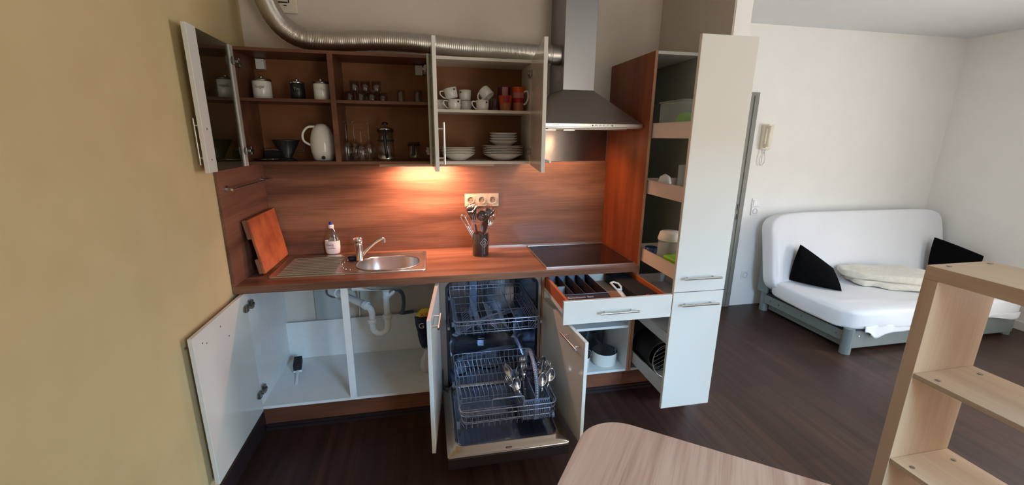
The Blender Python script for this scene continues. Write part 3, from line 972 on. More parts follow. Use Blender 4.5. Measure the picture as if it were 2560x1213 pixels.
# ============================================================ DISHWASHER
dw = thing('dishwasher', 'built-in dishwasher with its door folded down and both racks pulled out', 'dishwasher', (1.318, -0.30, 0))
DX0, DX1 = 1.021, 1.615
TX0, TX1, TZ0, TZ1 = 1.066, 1.590, 0.185, 0.852


def xz(poly, y):
    return [(a, y, b) for a, b in poly]


cs = MB()
o1 = rrect(DX0, DX1, 0.13, ZU - 0.003, 0.004, 6)
i1 = rrect(TX0 - 0.012, TX1 + 0.008, TZ0 - 0.02, TZ1 + 0.010, 0.05, 6)
loops(cs, [xz(o1, -0.02), xz(o1, -0.562), xz(i1, -0.562), xz(i1, -0.550)], smooth=False, cap=False)
cs.build('casing', 'steel_dk', dw)
sl = MB()
i2 = rrect(TX0, TX1, TZ0, TZ1, 0.045, 6)
loops(sl, [xz(i1, -0.556), xz(i2, -0.556), xz(i2, -0.535)], smooth=False, cap=False)
sl.build('seal', 'seal', dw)
tb = MB()
i3 = rrect(TX0 + 0.004, TX1 - 0.004, TZ0 + 0.004, TZ1 - 0.004, 0.05, 6)
i4 = rrect(TX0 + 0.012, TX1 - 0.012, TZ0 + 0.012, TZ1 - 0.012, 0.06, 6)
i5 = rrect(TX0 + 0.035, TX1 - 0.035, TZ0 + 0.035, TZ1 - 0.035, 0.04, 6)
loops(tb, [xz(i2, -0.535), xz(i3, -0.50), xz(i4, -0.08), xz(i5, -0.055)])
tb.build('tub', 'tub', dw)
MB().box(1.235, 1.290, -0.085, -0.060, 0.42, 0.83).cyl((1.262, -0.086, 0.79), (1.262, -0.092, 0.79), 0.014).cyl((1.262, -0.086, 0.72), (1.262, -0.092, 0.72), 0.012).build('water_duct', 'dwplastic', dw, bevel=0.006)
MB().box(1.293, 1.345, -0.075, -0.058, 0.24, 0.83).build('water_channel', 'tub', dw, bevel=0.006)
MB().lathe([(0.10, 0), (0.10, 0.008), (0.075, 0.014), (0.04, 0.02), (0, 0.02)], (1.33, -0.30, TZ0 + 0.012), 36).lathe([(0.045, 0.0), (0.045, 0.045), (0.03, 0.055), (0, 0.055)], (1.36, -0.27, TZ0 + 0.014), 24).build('filter', 'dwplastic', dw)
MB().lathe([(0.040, 0), (0.040, 0.035), (0.036, 0.048), (0, 0.050)], (1.135, -0.40, TZ0 + 0.012), 28).build('salt_cap', 'dwplastic', dw)
sp = MB()
sp.tube([(1.12, -0.36, 0.252), (1.20, -0.33, 0.257), (1.33, -0.30, 0.260), (1.46, -0.26, 0.257), (1.53, -0.24, 0.252)], 0.02, 12, rr=[0.012, 0.022, 0.028, 0.022, 0.012], flat=0.35)
sp.cyl((1.33, -0.30, 0.20), (1.33, -0.30, 0.26), 0.025, 20).build('spray_arm', 'dwplastic', dw)
MB().tube([(1.10, -0.60, 0.548), (1.16, -0.52, 0.550), (1.33, -0.40, 0.552), (1.46, -0.33, 0.550), (1.54, -0.28, 0.548)], 0.02, 12, rr=[0.020, 0.024, 0.028, 0.020, 0.014], flat=0.35).build('spray_arm', 'wire_dw', dw)
MB().box(1.285, 1.310, -0.568, -0.556, ZU - 0.012, ZU - 0.004).build('latch', 'chrome', dw, bevel=0.002)
for xx in (TX0 - 0.002, TX1 + 0.002):
    MB().box(xx - 0.006, xx + 0.006, -0.66, -0.10, 0.612, 0.628).build('rack_rail', 'nickel', dw)

# the lowered door
dd = MB()
dd.box(DX0, DX1 + 0.002, -1.147, -0.566, 0.132, 0.190)
door = dd.build('door', 'dwfront', dw, bevel=0.004)
ln = MB()
a0 = rrect(DX0 + 0.001, DX1 + 0.001, -1.145, -0.575, 0.010, 8)
a1 = rrect(DX0 + 0.030, DX1 - 0.030, -1.118, -0.580, 0.05, 8)
a2 = rrect(DX0 + 0.036, DX1 - 0.036, -1.112, -0.584, 0.046, 8)
a3 = rrect(DX0 + 0.046, DX1 - 0.046, -1.102, -0.592, 0.04, 8)
a4 = rrect(DX0 + 0.056, DX1 - 0.056, -1.090, -0.600, 0.036, 8)
loops(ln, [z3(a0, 0.1905), z3(a0, 0.200), z3(a1, 0.201), z3(a2, 0.222), z3(a3, 0.224), z3(a4, 0.206)])
ln.build('liner', 'liner', door)
MB().box(1.105, 1.350, -0.875, -0.735, 0.207, 0.222).box(1.235, 1.330, -0.860, -0.750, 0.222, 0.228).cyl((1.150, -0.805, 0.222), (1.150, -0.805, 0.231), 0.028, 24).build('detergent_dispenser', 'dwplastic', door, bevel=0.006)
gl = MB()
loops(gl, [z3(rrect(DX0 + 0.058, DX1 - 0.058, -1.086, -0.610, 0.03, 8), 0.2063), z3(rrect(DX0 + 0.06, DX1 - 0.06, -1.084, -0.612, 0.03, 8), 0.2070)])
gl.build('inner_plate', 'tub', door)
MB().box(1.300, 1.330, -1.138, -1.126, 0.2015, 0.206).build('latch_plate', 'zinc', door, bevel=0.002)
for xx in (DX0 + 0.006, DX1 - 0.006):
    MB().tube([(xx, -0.585, 0.196), (xx, -0.558, 0.32)], 0.004, 8).build('hinge_arm', 'black', dw)
MB().box(DX0, DX1, -0.487, -0.470, 0, 0.128).build('plinth', 'plinth', dw)


def rect_loop(x0, x1, y0, y1, r, z, n=6):
    return [(x, y, z) for x, y in rrect(x0, x1, y0, y1, r, n)]


W = 0.0024
# upper rack
UX0, UX1, UY0, UY1 = 1.092, 1.578, -0.700, -0.135
fr = MB()
for z_, g in ((0.672, 0.0), (0.650, 0.003), (0.598, 0.010)):
    fr.tube(rect_loop(UX0 + g, UX1 - g, UY0 + g, UY1 - g, 0.03, z_), W if g else 0.0032, 7, closed=True)
ur = fr.build('upper_rack', 'wire_dw', dw)
fl = MB()
for k in range(12):
    xx = UX0 + 0.03 + k * (UX1 - UX0 - 0.06) / 11
    fl.tube([(xx, UY0, 0.672), (xx, UY0 + 0.004, 0.600), (xx, UY0 + 0.03, 0.578), (xx, (UY0 + UY1) / 2, 0.574), (xx, UY1 - 0.03, 0.578), (xx, UY1, 0.672)], 0.0016, 5)
for k in range(4):
    yy = UY0 + 0.08 + k * 0.135
    fl.tube([(UX0 + 0.012, yy, 0.577), (UX1 - 0.012, yy, 0.577)], 0.0018, 5)
fl.build('rack_floor', 'wire_dw', ur)
for sx, xx in ((-1, UX0), (1, UX1)):
    sd = MB()
    for k in range(20):
        yy = UY0 + 0.035 + k * 0.0265
        sd.tube([(xx, yy, 0.672), (xx - sx * 0.006, yy, 0.62), (xx - sx * 0.035, yy, 0.578)], 0.0016, 5)
    sd.build('side_wires', 'wire_dw', ur)
for j, (xx, lean, hh, n_) in enumerate(((1.155, -0.03, 0.045, 9), (1.205, 0.0, 0.050, 10), (1.258, 0.045, 0.072, 15), (1.345, 0.050, 0.052, 12), (1.405, 0.045, 0.060, 15), (1.470, 0.030, 0.075, 16))):
    tn = MB()
    for k in range(n_):
        yy = -0.655 + k * 0.030
        tn.tube([(xx, yy, 0.577), (xx - 0.004, yy, 0.590), (xx - lean, yy, 0.577 + hh)], 0.0018, 5)
    tn.tube([(xx, -0.665, 0.578), (xx, -0.65 + n_ * 0.030, 0.578)], 0.002, 5)
    tn.build('tine_row', 'wire_dw', ur)
for xx in (1.20, 1.33, 1.48):
    MB().tube([(xx, UY1, 0.672), (xx, UY1, 0.76)] + [(xx + 0.002, UY1, 0.78), (xx + 0.06, UY1, 0.78), (xx + 0.062, UY1, 0.76), (xx + 0.062, UY1, 0.672)], 0.0018, 6).build('cup_support', 'wire_dw', ur)
for yy in (-0.20, -0.60):
    for sx, xx in ((-1, UX0 + 0.004), (1, UX1 - 0.004)):
        MB().cyl((xx, yy, 0.615), (xx + sx * 0.012, yy, 0.615), 0.014, 16).build('wheel', 'dwplastic', ur)
# lower rack
LX0, LX1, LY0, LY1 = 1.090, 1.572, -1.065, -0.520
fr = MB()


def sag(p, z0, z1):
    t = (p[1] - LY0) / (LY1 - LY0)
    return (p[0], p[1], z0 + (z1 - z0) * t)


for z0, z1, g in ((0.372, 0.382, 0.0), (0.345, 0.338, 0.004), (0.308, 0.300, 0.010)):
    fr.tube([sag(p, z0, z1) for p in rect_loop(LX0 + g, LX1 - g, LY0 + g, LY1 - g, 0.03, 0)], W * (1.2 if not g else 1.0), 7, closed=True)
fr.tube([(1.245, LY0, 0.372), (1.245, LY0, 0.425), (1.25, LY0, 0.430), (1.395, LY0, 0.430), (1.40, LY0, 0.425), (1.40, LY0, 0.372)], 0.003, 7)
lr = fr.build('lower_rack', 'wire_dw', dw)
fl = MB()
for k in range(16):
    xx = LX0 + 0.03 + k * (LX1 - LX0 - 0.06) / 15
    fl.tube([(xx, LY0, 0.372), (xx, LY0 + 0.008, 0.30), (xx, LY0 + 0.025, 0.262), (xx, -0.80, 0.258), (xx, LY1 - 0.025, 0.262), (xx, LY1, 0.382)], 0.0017, 5)
for k in range(5):
    yy = LY0 + 0.06 + k * 0.107
    fl.tube([(LX0, yy, 0.36), (LX0 + 0.02, yy, 0.270), (LX0 + 0.03, yy, 0.262), (LX1 - 0.03, yy, 0.262), (LX1 - 0.02, yy, 0.270), (LX1, yy, 0.36)], 0.002, 5)
fl.build('rack_floor', 'wire_dw', lr)
for yy, n_, hh in ((-0.575, 18, 0.085), (-0.665, 12, 0.09), (-0.835, 12, 0.085)):
    tn = MB()
    for k in range(n_):
        xx = 1.115 + k * 0.0245
        tn.tube([(xx, yy, 0.262), (xx, yy + 0.006, 0.262 + hh * 0.5), (xx - 0.012, yy + 0.030, 0.262 + hh)], 0.0018, 5)
    tn.tube([(1.105, yy, 0.264), (1.115 + n_ * 0.0245, yy, 0.264)], 0.002, 5)
    tn.build('tine_row', 'wire_dw', lr)
for sx, xx in ((-1, LX0), (1, LX1)):
    for yy in (-0.62, -0.98):
        MB().cyl((xx - sx * 0.002, yy, 0.243), (xx + sx * 0.012, yy, 0.243), 0.018, 18).build('wheel', 'dwplastic', lr)
    sd = MB()
    for k in range(6):
        yy = -1.03 + k * 0.09
        t_ = (yy - LY0) / (LY1 - LY0)
        sd.tube([(xx, yy, 0.372 + 0.010 * t_), (xx - sx * 0.018, yy, 0.335), (xx, yy, 0.31), (xx - sx * 0.022, yy, 0.265)], 0.0018, 5)
    sd.build('side_wires', 'wire_dw', lr)

# cutlery basket standing in the lower rack
BX, BY = (1.405, 1.545), (-1.035, -0.745)
cbk = thing('cutlery_basket', 'slate grey slotted cutlery basket standing in the lower dishwasher rack', 'cutlery basket', (1.475, -0.89, 0.266))
bd = MB()
for zz, hh in ((0.266, 0.006), (0.300, 0.004), (0.335, 0.004), (0.360, 0.022)):
    bd.box(BX[0], BX[1], BY[0], BY[0] + 0.003, zz, zz + hh).box(BX[0], BX[1], BY[1] - 0.003, BY[1], zz, zz + hh)
    bd.box(BX[0], BX[0] + 0.003, BY[0], BY[1], zz, zz + hh).box(BX[1] - 0.003, BX[1], BY[0], BY[1], zz, zz + hh)
for k in range(15):
    xx = BX[0] + 0.002 + k * 0.0096
    for yy in (BY[0], BY[1] - 0.003):
        bd.box(xx, xx + 0.004, yy, yy + 0.003, 0.266, 0.372)
for k in range(29):
    yy = BY[0] + 0.002 + k * 0.010
    for xx in (BX[0], BX[1] - 0.003):
        bd.box(xx, xx + 0.003, yy, yy + 0.004, 0.266, 0.372)
bd.box(BX[0], BX[1], BY[0], BY[1], 0.266, 0.268)
bd.box(1.473, 1.477, BY[0], BY[1], 0.266, 0.375)
bd.box(1.462, 1.488, BY[0] - 0.002, BY[0] + 0.002, 0.266, 0.385)
bd.build('body', 'dwplastic', cbk)
hn = MB()
hp = smooth_path([(1.475, BY[0] + 0.001, 0.37), (1.475, BY[0] + 0.004, 0.44), (1.475, BY[0] + 0.04, 0.51), (1.475, -0.93, 0.548), (1.475, -0.85, 0.556), (1.475, -0.79, 0.52), (1.475, BY[1] - 0.01, 0.44), (1.475, BY[1] - 0.002, 0.37)], 8)
for a, b in zip(hp, hp[1:]):
    q = MB()
    for dx0, dx1 in ((-0.010, 0.010),):
        hn.add([(a.x + dx0, a.y, a.z), (a.x + dx1, a.y, a.z), (b.x + dx1, b.y, b.z), (b.x + dx0, b.y, b.z)], [(0, 1, 2, 3)], True)
hn.build('handle', 'wire_dw', cbk, solid=0.003)

# cutlery
spoon = MB()
spoon.tube([(0, 0, 0), (0, 0.001, 0.05), (0, 0.003, 0.10), (0, 0.001, 0.13)], 0.006, 10, rr=[0.007, 0.0055, 0.0032, 0.0035], flat=0.35)
spoon.grid(lambda u, v: ((u - 0.5) * 2 * 0.021 * math.sin(PI * min(max(v, 0.02), 0.995) ** 0.85) ** 0.75, 0.008 * (1 - (2 * u - 1) ** 2) * math.sin(PI * v) + 0.001, 0.128 + 0.068 * v), 10, 12)
sproto = spoon.build('spoon', 'chrome', None, solid=0.0012)
sproto.location = (0, 0, 0)
spoon_me = sproto.data
off = Vector((0, 0, 0))
fork = MB()
fork.tube([(0, 0, 0), (0, 0.001, 0.05), (0, 0.003, 0.10), (0, 0.001, 0.135)], 0.006, 10, rr=[0.007, 0.0055, 0.0032, 0.004], flat=0.35)
fork.grid(lambda u, v: ((u - 0.5) * 0.024 * min(1, 0.25 + v * 1.6), 0.004 * math.sin(PI * v), 0.133 + 0.026 * v), 6, 5)
for k in range(4):
    xx = -0.0105 + k * 0.007
    fork.tube([(xx, 0.000, 0.158), (xx, -0.002, 0.18), (xx * 0.9, 0.003, 0.200)], 0.0016, 6, rr=[0.0022, 0.0018, 0.0008])
fproto = fork.build('fork', 'chrome', None, solid=0.0010)
fproto.location = (0, 0, 0)
knife = MB()
knife.tube([(0, 0, 0), (0, 0, 0.05), (0, 0, 0.10)], 0.007, 10, rr=[0.007, 0.008, 0.006], flat=0.5)
knife.hexa([(-0.007, -0.0012, 0.10), (0.007, -0.0004, 0.10), (0.007, 0.0004, 0.10), (-0.007, 0.0012, 0.10)], [(-0.004, -0.0006, 0.205), (0.001, -0.0003, 0.21), (0.001, 0.0003, 0.21), (-0.004, 0.0006, 0.205)])
kproto = knife.build('table_knife', 'chrome', None)
kproto.location = (0, 0, 0)
PLACES = [
    ('s', 1.440, -0.985, 12, -18, 20, 'spoon leaning left at the front of the cutlery basket'),
    ('f', 1.425, -0.955, 6, -22, 10, 'fork leaning out over the left edge of the cutlery basket'),
    ('k', 1.447, -0.930, 4, -8, 50, 'knife standing left of the basket handle'),
    ('f', 1.450, -0.880, -4, -3, 5, 'fork standing upright left of the basket handle'),
    ('f', 1.455, -0.810, -8, -2, -5, 'tallest fork at the back of the cutlery basket'),
    ('s', 1.430, -0.830, -4, -16, 60, 'spoon leaning left at the back of the cutlery basket'),
    ('s', 1.425, -0.895, 2, -26, -40, 'spoon leaning furthest left in the cutlery basket'),
    ('k', 1.460, -0.780, -10, 4, 20, 'knife at the very back of the cutlery basket'),
    ('s', 1.505, -1.000, 8, 4, 8, 'spoon just right of the front of the basket handle'),
    ('s', 1.525, -0.960, 10, 14, 0, 'shiny spoon leaning right at the front of the basket'),
    ('s', 1.505, -0.870, -4, 5, -8, 'tall spoon right of the middle of the basket handle'),
    ('s', 1.520, -0.810, -8, 12, 10, 'spoon in the back right corner of the cutlery basket'),
    ('s', 1.530, -0.900, 2, 20, 30, 'spoon leaning furthest right in the cutlery basket'),
    ('f', 1.520, -0.850, -2, 16, -20, 'fork among the spoons right of the basket handle'),
    ('k', 1.515, -0.930, 3, 9, 40, 'knife among the spoons right of the basket handle'),
]
first = {}
for kd, x_, y_, rx_, ry_, rz_, lab in PLACES:
    pr_ = {'s': sproto, 'f': fproto, 'k': kproto}[kd]
    o = pr_ if kd not in first else pr_.copy()
    if kd in first:
        COL.objects.link(o)
    first[kd] = 1
    o.location = (x_, y_, 0.270)
    o.rotation_euler = (R(-rx_ * 0.5), R(ry_), R(rz_))
    o.scale = (1.28, 1.28, 1.15)
    tag(o, lab, {'s': 'spoon', 'f': 'fork', 'k': 'knife'}[kd], 'cutlery standing in the dishwasher basket')

# ============================================================ HOB CABINET
hc = thing('hob_base_cabinet', 'base cabinet under the hob with a pulled out drawer and open door', 'base cabinet', (1.918, -0.28, 0))
X0, X1 = 1.6185, 2.2175
for a, b, ins in ((X0, X0 + T, 1), (X1 - T, X1, -1)):
    p_ = MB().box(a, b, FY, -0.001, ZB, ZU).build('side_panel', 'walnut_z', hc)
    li = (b, b + 0.002) if ins > 0 else (a - 0.002, a)
    MB().box(li[0], li[1], FY + 0.001, -0.003, ZB, ZU - 0.001).build('lining', 'mel', p_)
    MB().box(a, b, FY - 0.0015, FY - 0.0001, ZB, ZU).build('edge_band', 'edge', p_)
MB().box(X0 + T, X1 - T, FY, -0.001, ZB, ZB + T).build('bottom_panel', 'mel', hc)
MB().box(X0 + T, X1 - T, -0.012, -0.002, ZB + T, ZU).build('back_panel', 'mel', hc)
MB().box(X0 + T + 0.002, X1 - T - 0.003, FY + 0.008, -0.012, 0.480, 0.496).build('shelf', 'mel', hc)
MB().box(X0 + 0.002, X1, -0.487, -0.471, 0, ZB - 0.001).build('plinth', 'plinth', hc)
df = MB().box(1.620, 2.2145, -0.962, -0.944, 0.735, 0.861).build('drawer', 'front', hc, bevel=0.0018)
MB().box(1.640, 1.654, -0.944, -0.470, 0.780, 0.856).build('drawer_side', 'drawerwood', df)
MB().box(2.182, 2.196, -0.944, -0.470, 0.780, 0.856).build('drawer_side', 'drawerwood', df)
MB().box(1.654, 2.182, -0.944, -0.470, 0.776, 0.782).build('drawer_floor', 'drawerfloor', df)
MB().box(1.654, 2.182, -0.482, -0.470, 0.782, 0.854).build('drawer_back', 'front_edge', df)
MB().box(1.6355, 1.6395, -0.935, -0.30, 0.768, 0.790).build('runner', 'plastic_w', df)
MB().box(2.1965, 2.2005, -0.935, -0.30, 0.768, 0.790).build('runner', 'plastic_w', df)
bar_handle(df, (1.810, -0.962, 0.795), (2.012, -0.962, 0.795), (0, -1, 0))
hd_ = slab((1.640, -0.580), (1.688, -1.140), 0.018, ZB, 0.727).build('door', 'front', hc, bevel=0.0015)
bar_handle(hd_, (1.651, -0.935, 0.680), (1.666, -1.110, 0.680), (-1, -0.08, 0))
for zz in (0.29, 0.62):
    hinge(hd_, (1.641, -0.590, zz), (0.08, -1, 0), (1, 0.08, 0))

# ============================================================ TALL CABINET
tc = thing('tall_larder_cabinet', 'tall walnut sided larder cabinet with two cream pull-outs drawn forward', 'larder cabinet', (2.37, -0.28, 0))
X0, X1, TT = 2.2185, 2.5185, 2.112
for a, b, ins in ((X0, X0 + T, 1), (X1 - T, X1, -1)):
    p_ = MB().box(a, b, FY - 0.002, -0.001, ZB, TT).build('side_panel', 'walnut_z', tc)
    li = (b, b + 0.002) if ins > 0 else (a - 0.002, a)
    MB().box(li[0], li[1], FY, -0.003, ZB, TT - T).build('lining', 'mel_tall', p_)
    MB().box(a, b, FY - 0.004, FY - 0.0022, ZB, TT).build('edge_band', 'edge', p_)
MB().box(X0 + T, X1 - T, FY - 0.002, -0.001, TT - T, TT).build('top_panel', 'mel', tc)
MB().box(X0 + T, X1 - T, FY, -0.001, ZB, ZB + T).build('bottom_panel', 'mel', tc)
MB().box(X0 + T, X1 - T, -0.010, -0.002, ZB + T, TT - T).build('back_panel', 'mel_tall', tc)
MB().box(X0, X1, -0.487, -0.471, 0, ZB - 0.001).build('plinth', 'plinth', tc)
MB().box(2.5190, 2.5475, -0.545, -0.530, 0, TT).build('filler_strip', 'walnut_z', tc)


def tray(parent, z0, z1, m, y0=-0.943, y1=-0.45, x0=2.243, x1=2.494, t=0.004):
    mb = MB()
    mb.box(x0, x1, y0, y1, z0, z0 + 0.004)
    mb.box(x0, x0 + t, y0, y1, z0 + 0.004, z1).box(x1 - t, x1, y0, y1, z0 + 0.004, z1)
    mb.box(x0 + t, x1 - t, y1 - t, y1, z0 + 0.004, z1)
    mb.box(x0 - 0.002, x0 + 0.006, y0, y1, z1 - 0.004, z1)
    return mb.build('tray', m, parent, bevel=0.001)


uf = MB().box(2.221, 2.517, -0.962, -0.944, 0.871, TT).build('upper_pull_out', 'front', tc, bevel=0.0018)
lf = MB().box(2.221, 2.517, -0.962, -0.944, ZB, 0.866).build('lower_pull_out', 'front', tc, bevel=0.0018)
for o_ in (uf, lf):
    pass
MB().box(2.2195, 2.2208, -0.962, -0.944, 0.871, TT).build('edge_band', 'front_edge', uf)
MB().box(2.2195, 2.2208, -0.962, -0.944, ZB, 0.866).build('edge_band', 'front_edge', lf)
tray(uf, 1.652, 1.734, 'tray')
tray(uf, 1.336, 1.416, 'tray')
tray(uf, 0.925, 1.005, 'tray')
tray(lf, 0.735, 0.800, 'tray_g')
tray(lf, 0.545, 0.612, 'tray_g')
tray(lf, 0.232, 0.312, 'tray_g')
bar_handle(uf, (2.258, -0.962, 0.951), (2.466, -0.962, 0.951), (0, -1, 0))
bar_handle(lf, (2.262, -0.962, 0.804), (2.472, -0.962, 0.804), (0, -1, 0))

# ============================================================ THINGS IN THE GLASS CABINET
ZS, ZL = GS + 0.0005, UB + T + 0.0005


def canister(loc, r, h, m, word, wm, label, lidm='black'):
    t = thing('canister', label, 'canister', (0, 0, 0), 'canisters in the glass fronted cabinet')
    MB().lathe([(0, 0), (r - 0.004, 0), (r, 0.004), (r, h - 0.012), (r - 0.002, h - 0.010), (0, h - 0.010)], n=36).build('body', m, t)
    MB().lathe([(r - 0.003, h - 0.0098), (r + 0.0015, h - 0.009), (r + 0.0015, h), (r - 0.006, h + 0.002), (0, h + 0.003)], n=36).build('lid', lidm, t)
    MB().lathe([(0.006, h + 0.003), (0.010, h + 0.010), (0.009, h + 0.016), (0, h + 0.017)], n=20).build('knob', 'chrome', t)
    text('lettering', word, 0.022, frame_mx((0.004, -r - 0.0006, h * 0.60), (1, 0, 0), (0, 0, 1)), wm, t, 0.0008)
    t.location = loc
    return t


canister((0.112, -0.150, ZS), 0.047, 0.104, 'china', 'Sugar', 'textgrey', 'white canister reading Sugar, leftmost on the upper shelf', 'zinc')
canister((0.292, -0.150, ZS), 0.037, 0.096, 'black', 'Tea', 'textgrey', 'black canister with steel lid on the upper shelf', 'chrome')
canister((0.420, -0.165, ZS), 0.042, 0.098, 'china', 'Coffee', 'textlight', 'white canister beside the wooden divider of the glass cabinet', 'zinc')

fl_ = thing('coffee_filter_holder', 'black cone shaped coffee filter holder on the lower shelf', 'filter holder', (0.200, -0.150, ZL))
MB().lathe([(0.008, 0.003), (0.050, 0.003), (0.052, 0.008), (0.030, 0.012), (0.022, 0.020), (0.070, 0.112), (0.072, 0.118), (0.067, 0.118), (0.020, 0.024), (0.008, 0.020), (0.008, 0.003)], (0.200, -0.150, ZL - 0.003), 36).build('cone', 'black', fl_)
MB().tube([(0.27, -0.14, ZL + 0.095), (0.292, -0.13, ZL + 0.085), (0.285, -0.135, ZL + 0.05), (0.245, -0.145, ZL + 0.045)], 0.0045, 8).build('handle', 'black', fl_)
tag(MB().lathe([(0, 0.002), (0.058, 0.0), (0.075, 0.010), (0.077, 0.012), (0.060, 0.006), (0, 0.005)], (0.115, -0.160, ZL), 40, ).build('pan_lid', 'chrome'), 'shallow steel lid lying on the lower shelf by the filter holder', 'lid')
sc = thing('kitchen_scale', 'flat black kitchen scale at the left end of the lower shelf', 'scale', (0.095, -0.07, ZL))
MB().box(0.045, 0.165, -0.060, -0.020, ZL, ZL + 0.052).build('body', 'black', sc, bevel=0.006)
MB().box(0.050, 0.160, -0.058, -0.022, ZL + 0.0522, ZL + 0.058).build('platform', 'nickel', sc, bevel=0.002)

tk = thing('thermos_jug', 'white rounded thermos jug with a looped handle on the lower shelf', 'thermos', (0.395, -0.145, ZL))
MB().lathe([(0, 0), (0.048, 0), (0.056, 0.008), (0.066, 0.050), (0.068, 0.085), (0.065, 0.125), (0.056, 0.160), (0.042, 0.188), (0.024, 0.203), (0, 0.207)], (0.395, -0.145, ZL), 40).build('body', 'china', tk)
MB(frame_mx((0.374, -0.150, ZL + 0.199), (-1, 0, 0.25), (0, -1, 0))).box(-0.014, 0.022, -0.008, 0.008, 0.0, -0.006).cyl((0.0, 0, 0.0), (0.0, 0, -0.010), 0.006, 12).build('lever', 'black', tk)
MB().tube(smooth_path([(0.362, -0.155, ZL + 0.190), (0.325, -0.165, ZL + 0.185), (0.298, -0.170, ZL + 0.150), (0.300, -0.168, ZL + 0.110), (0.334, -0.160, ZL + 0.085)], 8), 0.0065, 12).build('handle', 'china', tk)
MB().cyl((0.405, -0.2105, ZL + 0.018), (0.405, -0.203, ZL + 0.018), 0.010, 20).build('badge', 'black', tk)

tg = MB().lathe([(0, 0.006), (0.022, 0.006), (0.0245, 0.0), (0.026, 0.004), (0.029, 0.058), (0.0275, 0.058), (0.0245, 0.008), (0, 0.008)], n=28).build('tumbler', 'drinking glass')
tg.location = (0, 0, 0)
H = 0.0585
spots = [(0.560, -0.13, 0), (0.622, -0.13, 0), (0.684, -0.13, 0), (0.742, -0.10, 0), (0.650, -0.062, 0), (0.715, -0.050, 0)]
labs = ['tumbler at the left end of the lower row on the upper shelf', 'second tumbler in the lower row, under the middle stacked one', 'tumbler at the front right of the lower row', 'low tumbler at the right end of the cluster', 'tumbler behind the middle of the cluster', 'tumbler behind the right of the cluster']
for k, ((x_, y_, l_), lb) in enumerate(zip(spots, labs)):
    o = tg if k == 0 else tg.copy()
    if k:
        COL.objects.link(o)
    o.location = (x_, y_, ZS)
    tag(o, lb, 'glass', 'clear tumblers on the upper shelf')
for x_, lb in ((0.591, 'upper tumbler stacked at the left of the cluster'), (0.650, 'upper tumbler stacked in the middle with the brightest glint'), (0.712, 'upper tumbler stacked at the right of the cluster')):
    o = tg.copy()
    COL.objects.link(o)
    o.location = (x_, -0.125, ZS + 0.0582)
    tag(o, lb, 'glass', 'clear tumblers on the upper shelf')
for x_, lb in ((0.848, 'single taller amber tinted glass on the upper shelf'), (0.945, 'single faint glass at the right end of the upper shelf')):
    o = tg.copy()
    COL.objects.link(o)
    o.location = (x_, -0.13, ZS)
    o.scale = (0.86, 0.86, 1.25)
    tag(o, lb, 'glass')

# upside down wine glasses
wp = thing('wine_glass', '', 'wine glass', (0, 0, 0))
MB().lathe([(0.031, 0.0), (0.038, 0.040), (0.040, 0.062), (0.034, 0.088), (0.018, 0.106), (0.005, 0.114), (0.0035, 0.120)], n=28).build('bowl', 'drinking glass', wp)
MB().lathe([(0.0035, 0.118), (0.0032, 0.19), (0.006, 0.203), (0.033, 0.208), (0.034, 0.210), (0, 0.211)], n=28).build('foot', 'drinking glass', wp)
wl = [((0.530, -0.165), 1.06, 'tall upside down wine glass nearest the divider'), ((0.612, -0.180), 0.86, 'shorter upside down wine glass, second from the divider'),
      ((0.560, -0.085), 1.06, 'upside down wine glass behind the one nearest the divider'), ((0.645, -0.090), 1.02, 'upside down wine glass at the back right of the wine glasses')]
for k, ((x_, y_), s_, lb) in enumerate(wl):
    if k == 0:
        wp.location = (x_, y_, ZL); wp.scale = (1, 1, s_); wp['label'] = lb; wp['group'] = 'upside down wine glasses'
    else:
        dup(wp, (x_, y_, ZL), label=lb, scale=(1, 1, s_))


def french_press(loc, r, h, label, big=True):
    t = thing('french_press', label, 'coffee press', (0, 0, 0))
    MB().lathe([(0, 0.012), (r - 0.002, 0.012), (r, 0.014), (r, h), (r - 0.0015, h), (r - 0.002, 0.016)], n=32).build('beaker', 'drinking glass', t)
    if big:
        MB().lathe([(r + 0.001, 0), (r + 0.003, 0.002), (r + 0.003, 0.032), (r + 0.001, 0.032)], n=32).build('base', 'nickel', t)
    for zz in ((h * 0.62, h - 0.012) if big else (h * 0.80,)):
        MB().lathe([(r + 0.0005, zz), (r + 0.003, zz), (r + 0.003, zz + 0.010), (r + 0.0005, zz + 0.010)], n=32).build('band', 'black', t)
    mb = MB()
    if big:
        mb.tube(smooth_path([(0, -r - 0.003, h - 0.006), (0, -r - 0.020, h - 0.02), (0.002, -r - 0.026, h * 0.6), (0.006, -r - 0.020, h * 0.25), (0.006, -r - 0.003, 0.02)], 6), 0.009, 12)
    else:
        mb.tube(smooth_path([(0, -r - 0.003, h * 0.86), (0, -r - 0.016, h * 0.84), (0, -r - 0.022, h * 0.5), (0, -r - 0.018, h * 0.28)], 6), 0.009, 12)
    mb.build('handle', 'black', t)
    if big:
        MB().lathe([(r + 0.002, h), (r + 0.003, h + 0.006), (0.012, h + 0.014), (0, h + 0.014)], n=32).build('lid', 'chrome', t)
        MB().cyl((0, 0, h + 0.012), (0, 0, h + 0.030), 0.004, 10).lathe([(0, h + 0.028), (0.020, h + 0.028), (0.016, h + 0.040), (0, h + 0.045)], n=24).build('plunger', 'black', t)
    t.location = loc
    return t


french_press((0.748, -0.150, ZL), 0.046, 0.178, 'large glass coffee press with black handle facing the room')
french_press((0.908, -0.140, ZL), 0.036, 0.108, 'small glass coffee maker with T shaped black handle, at the right end of the shelf', False)

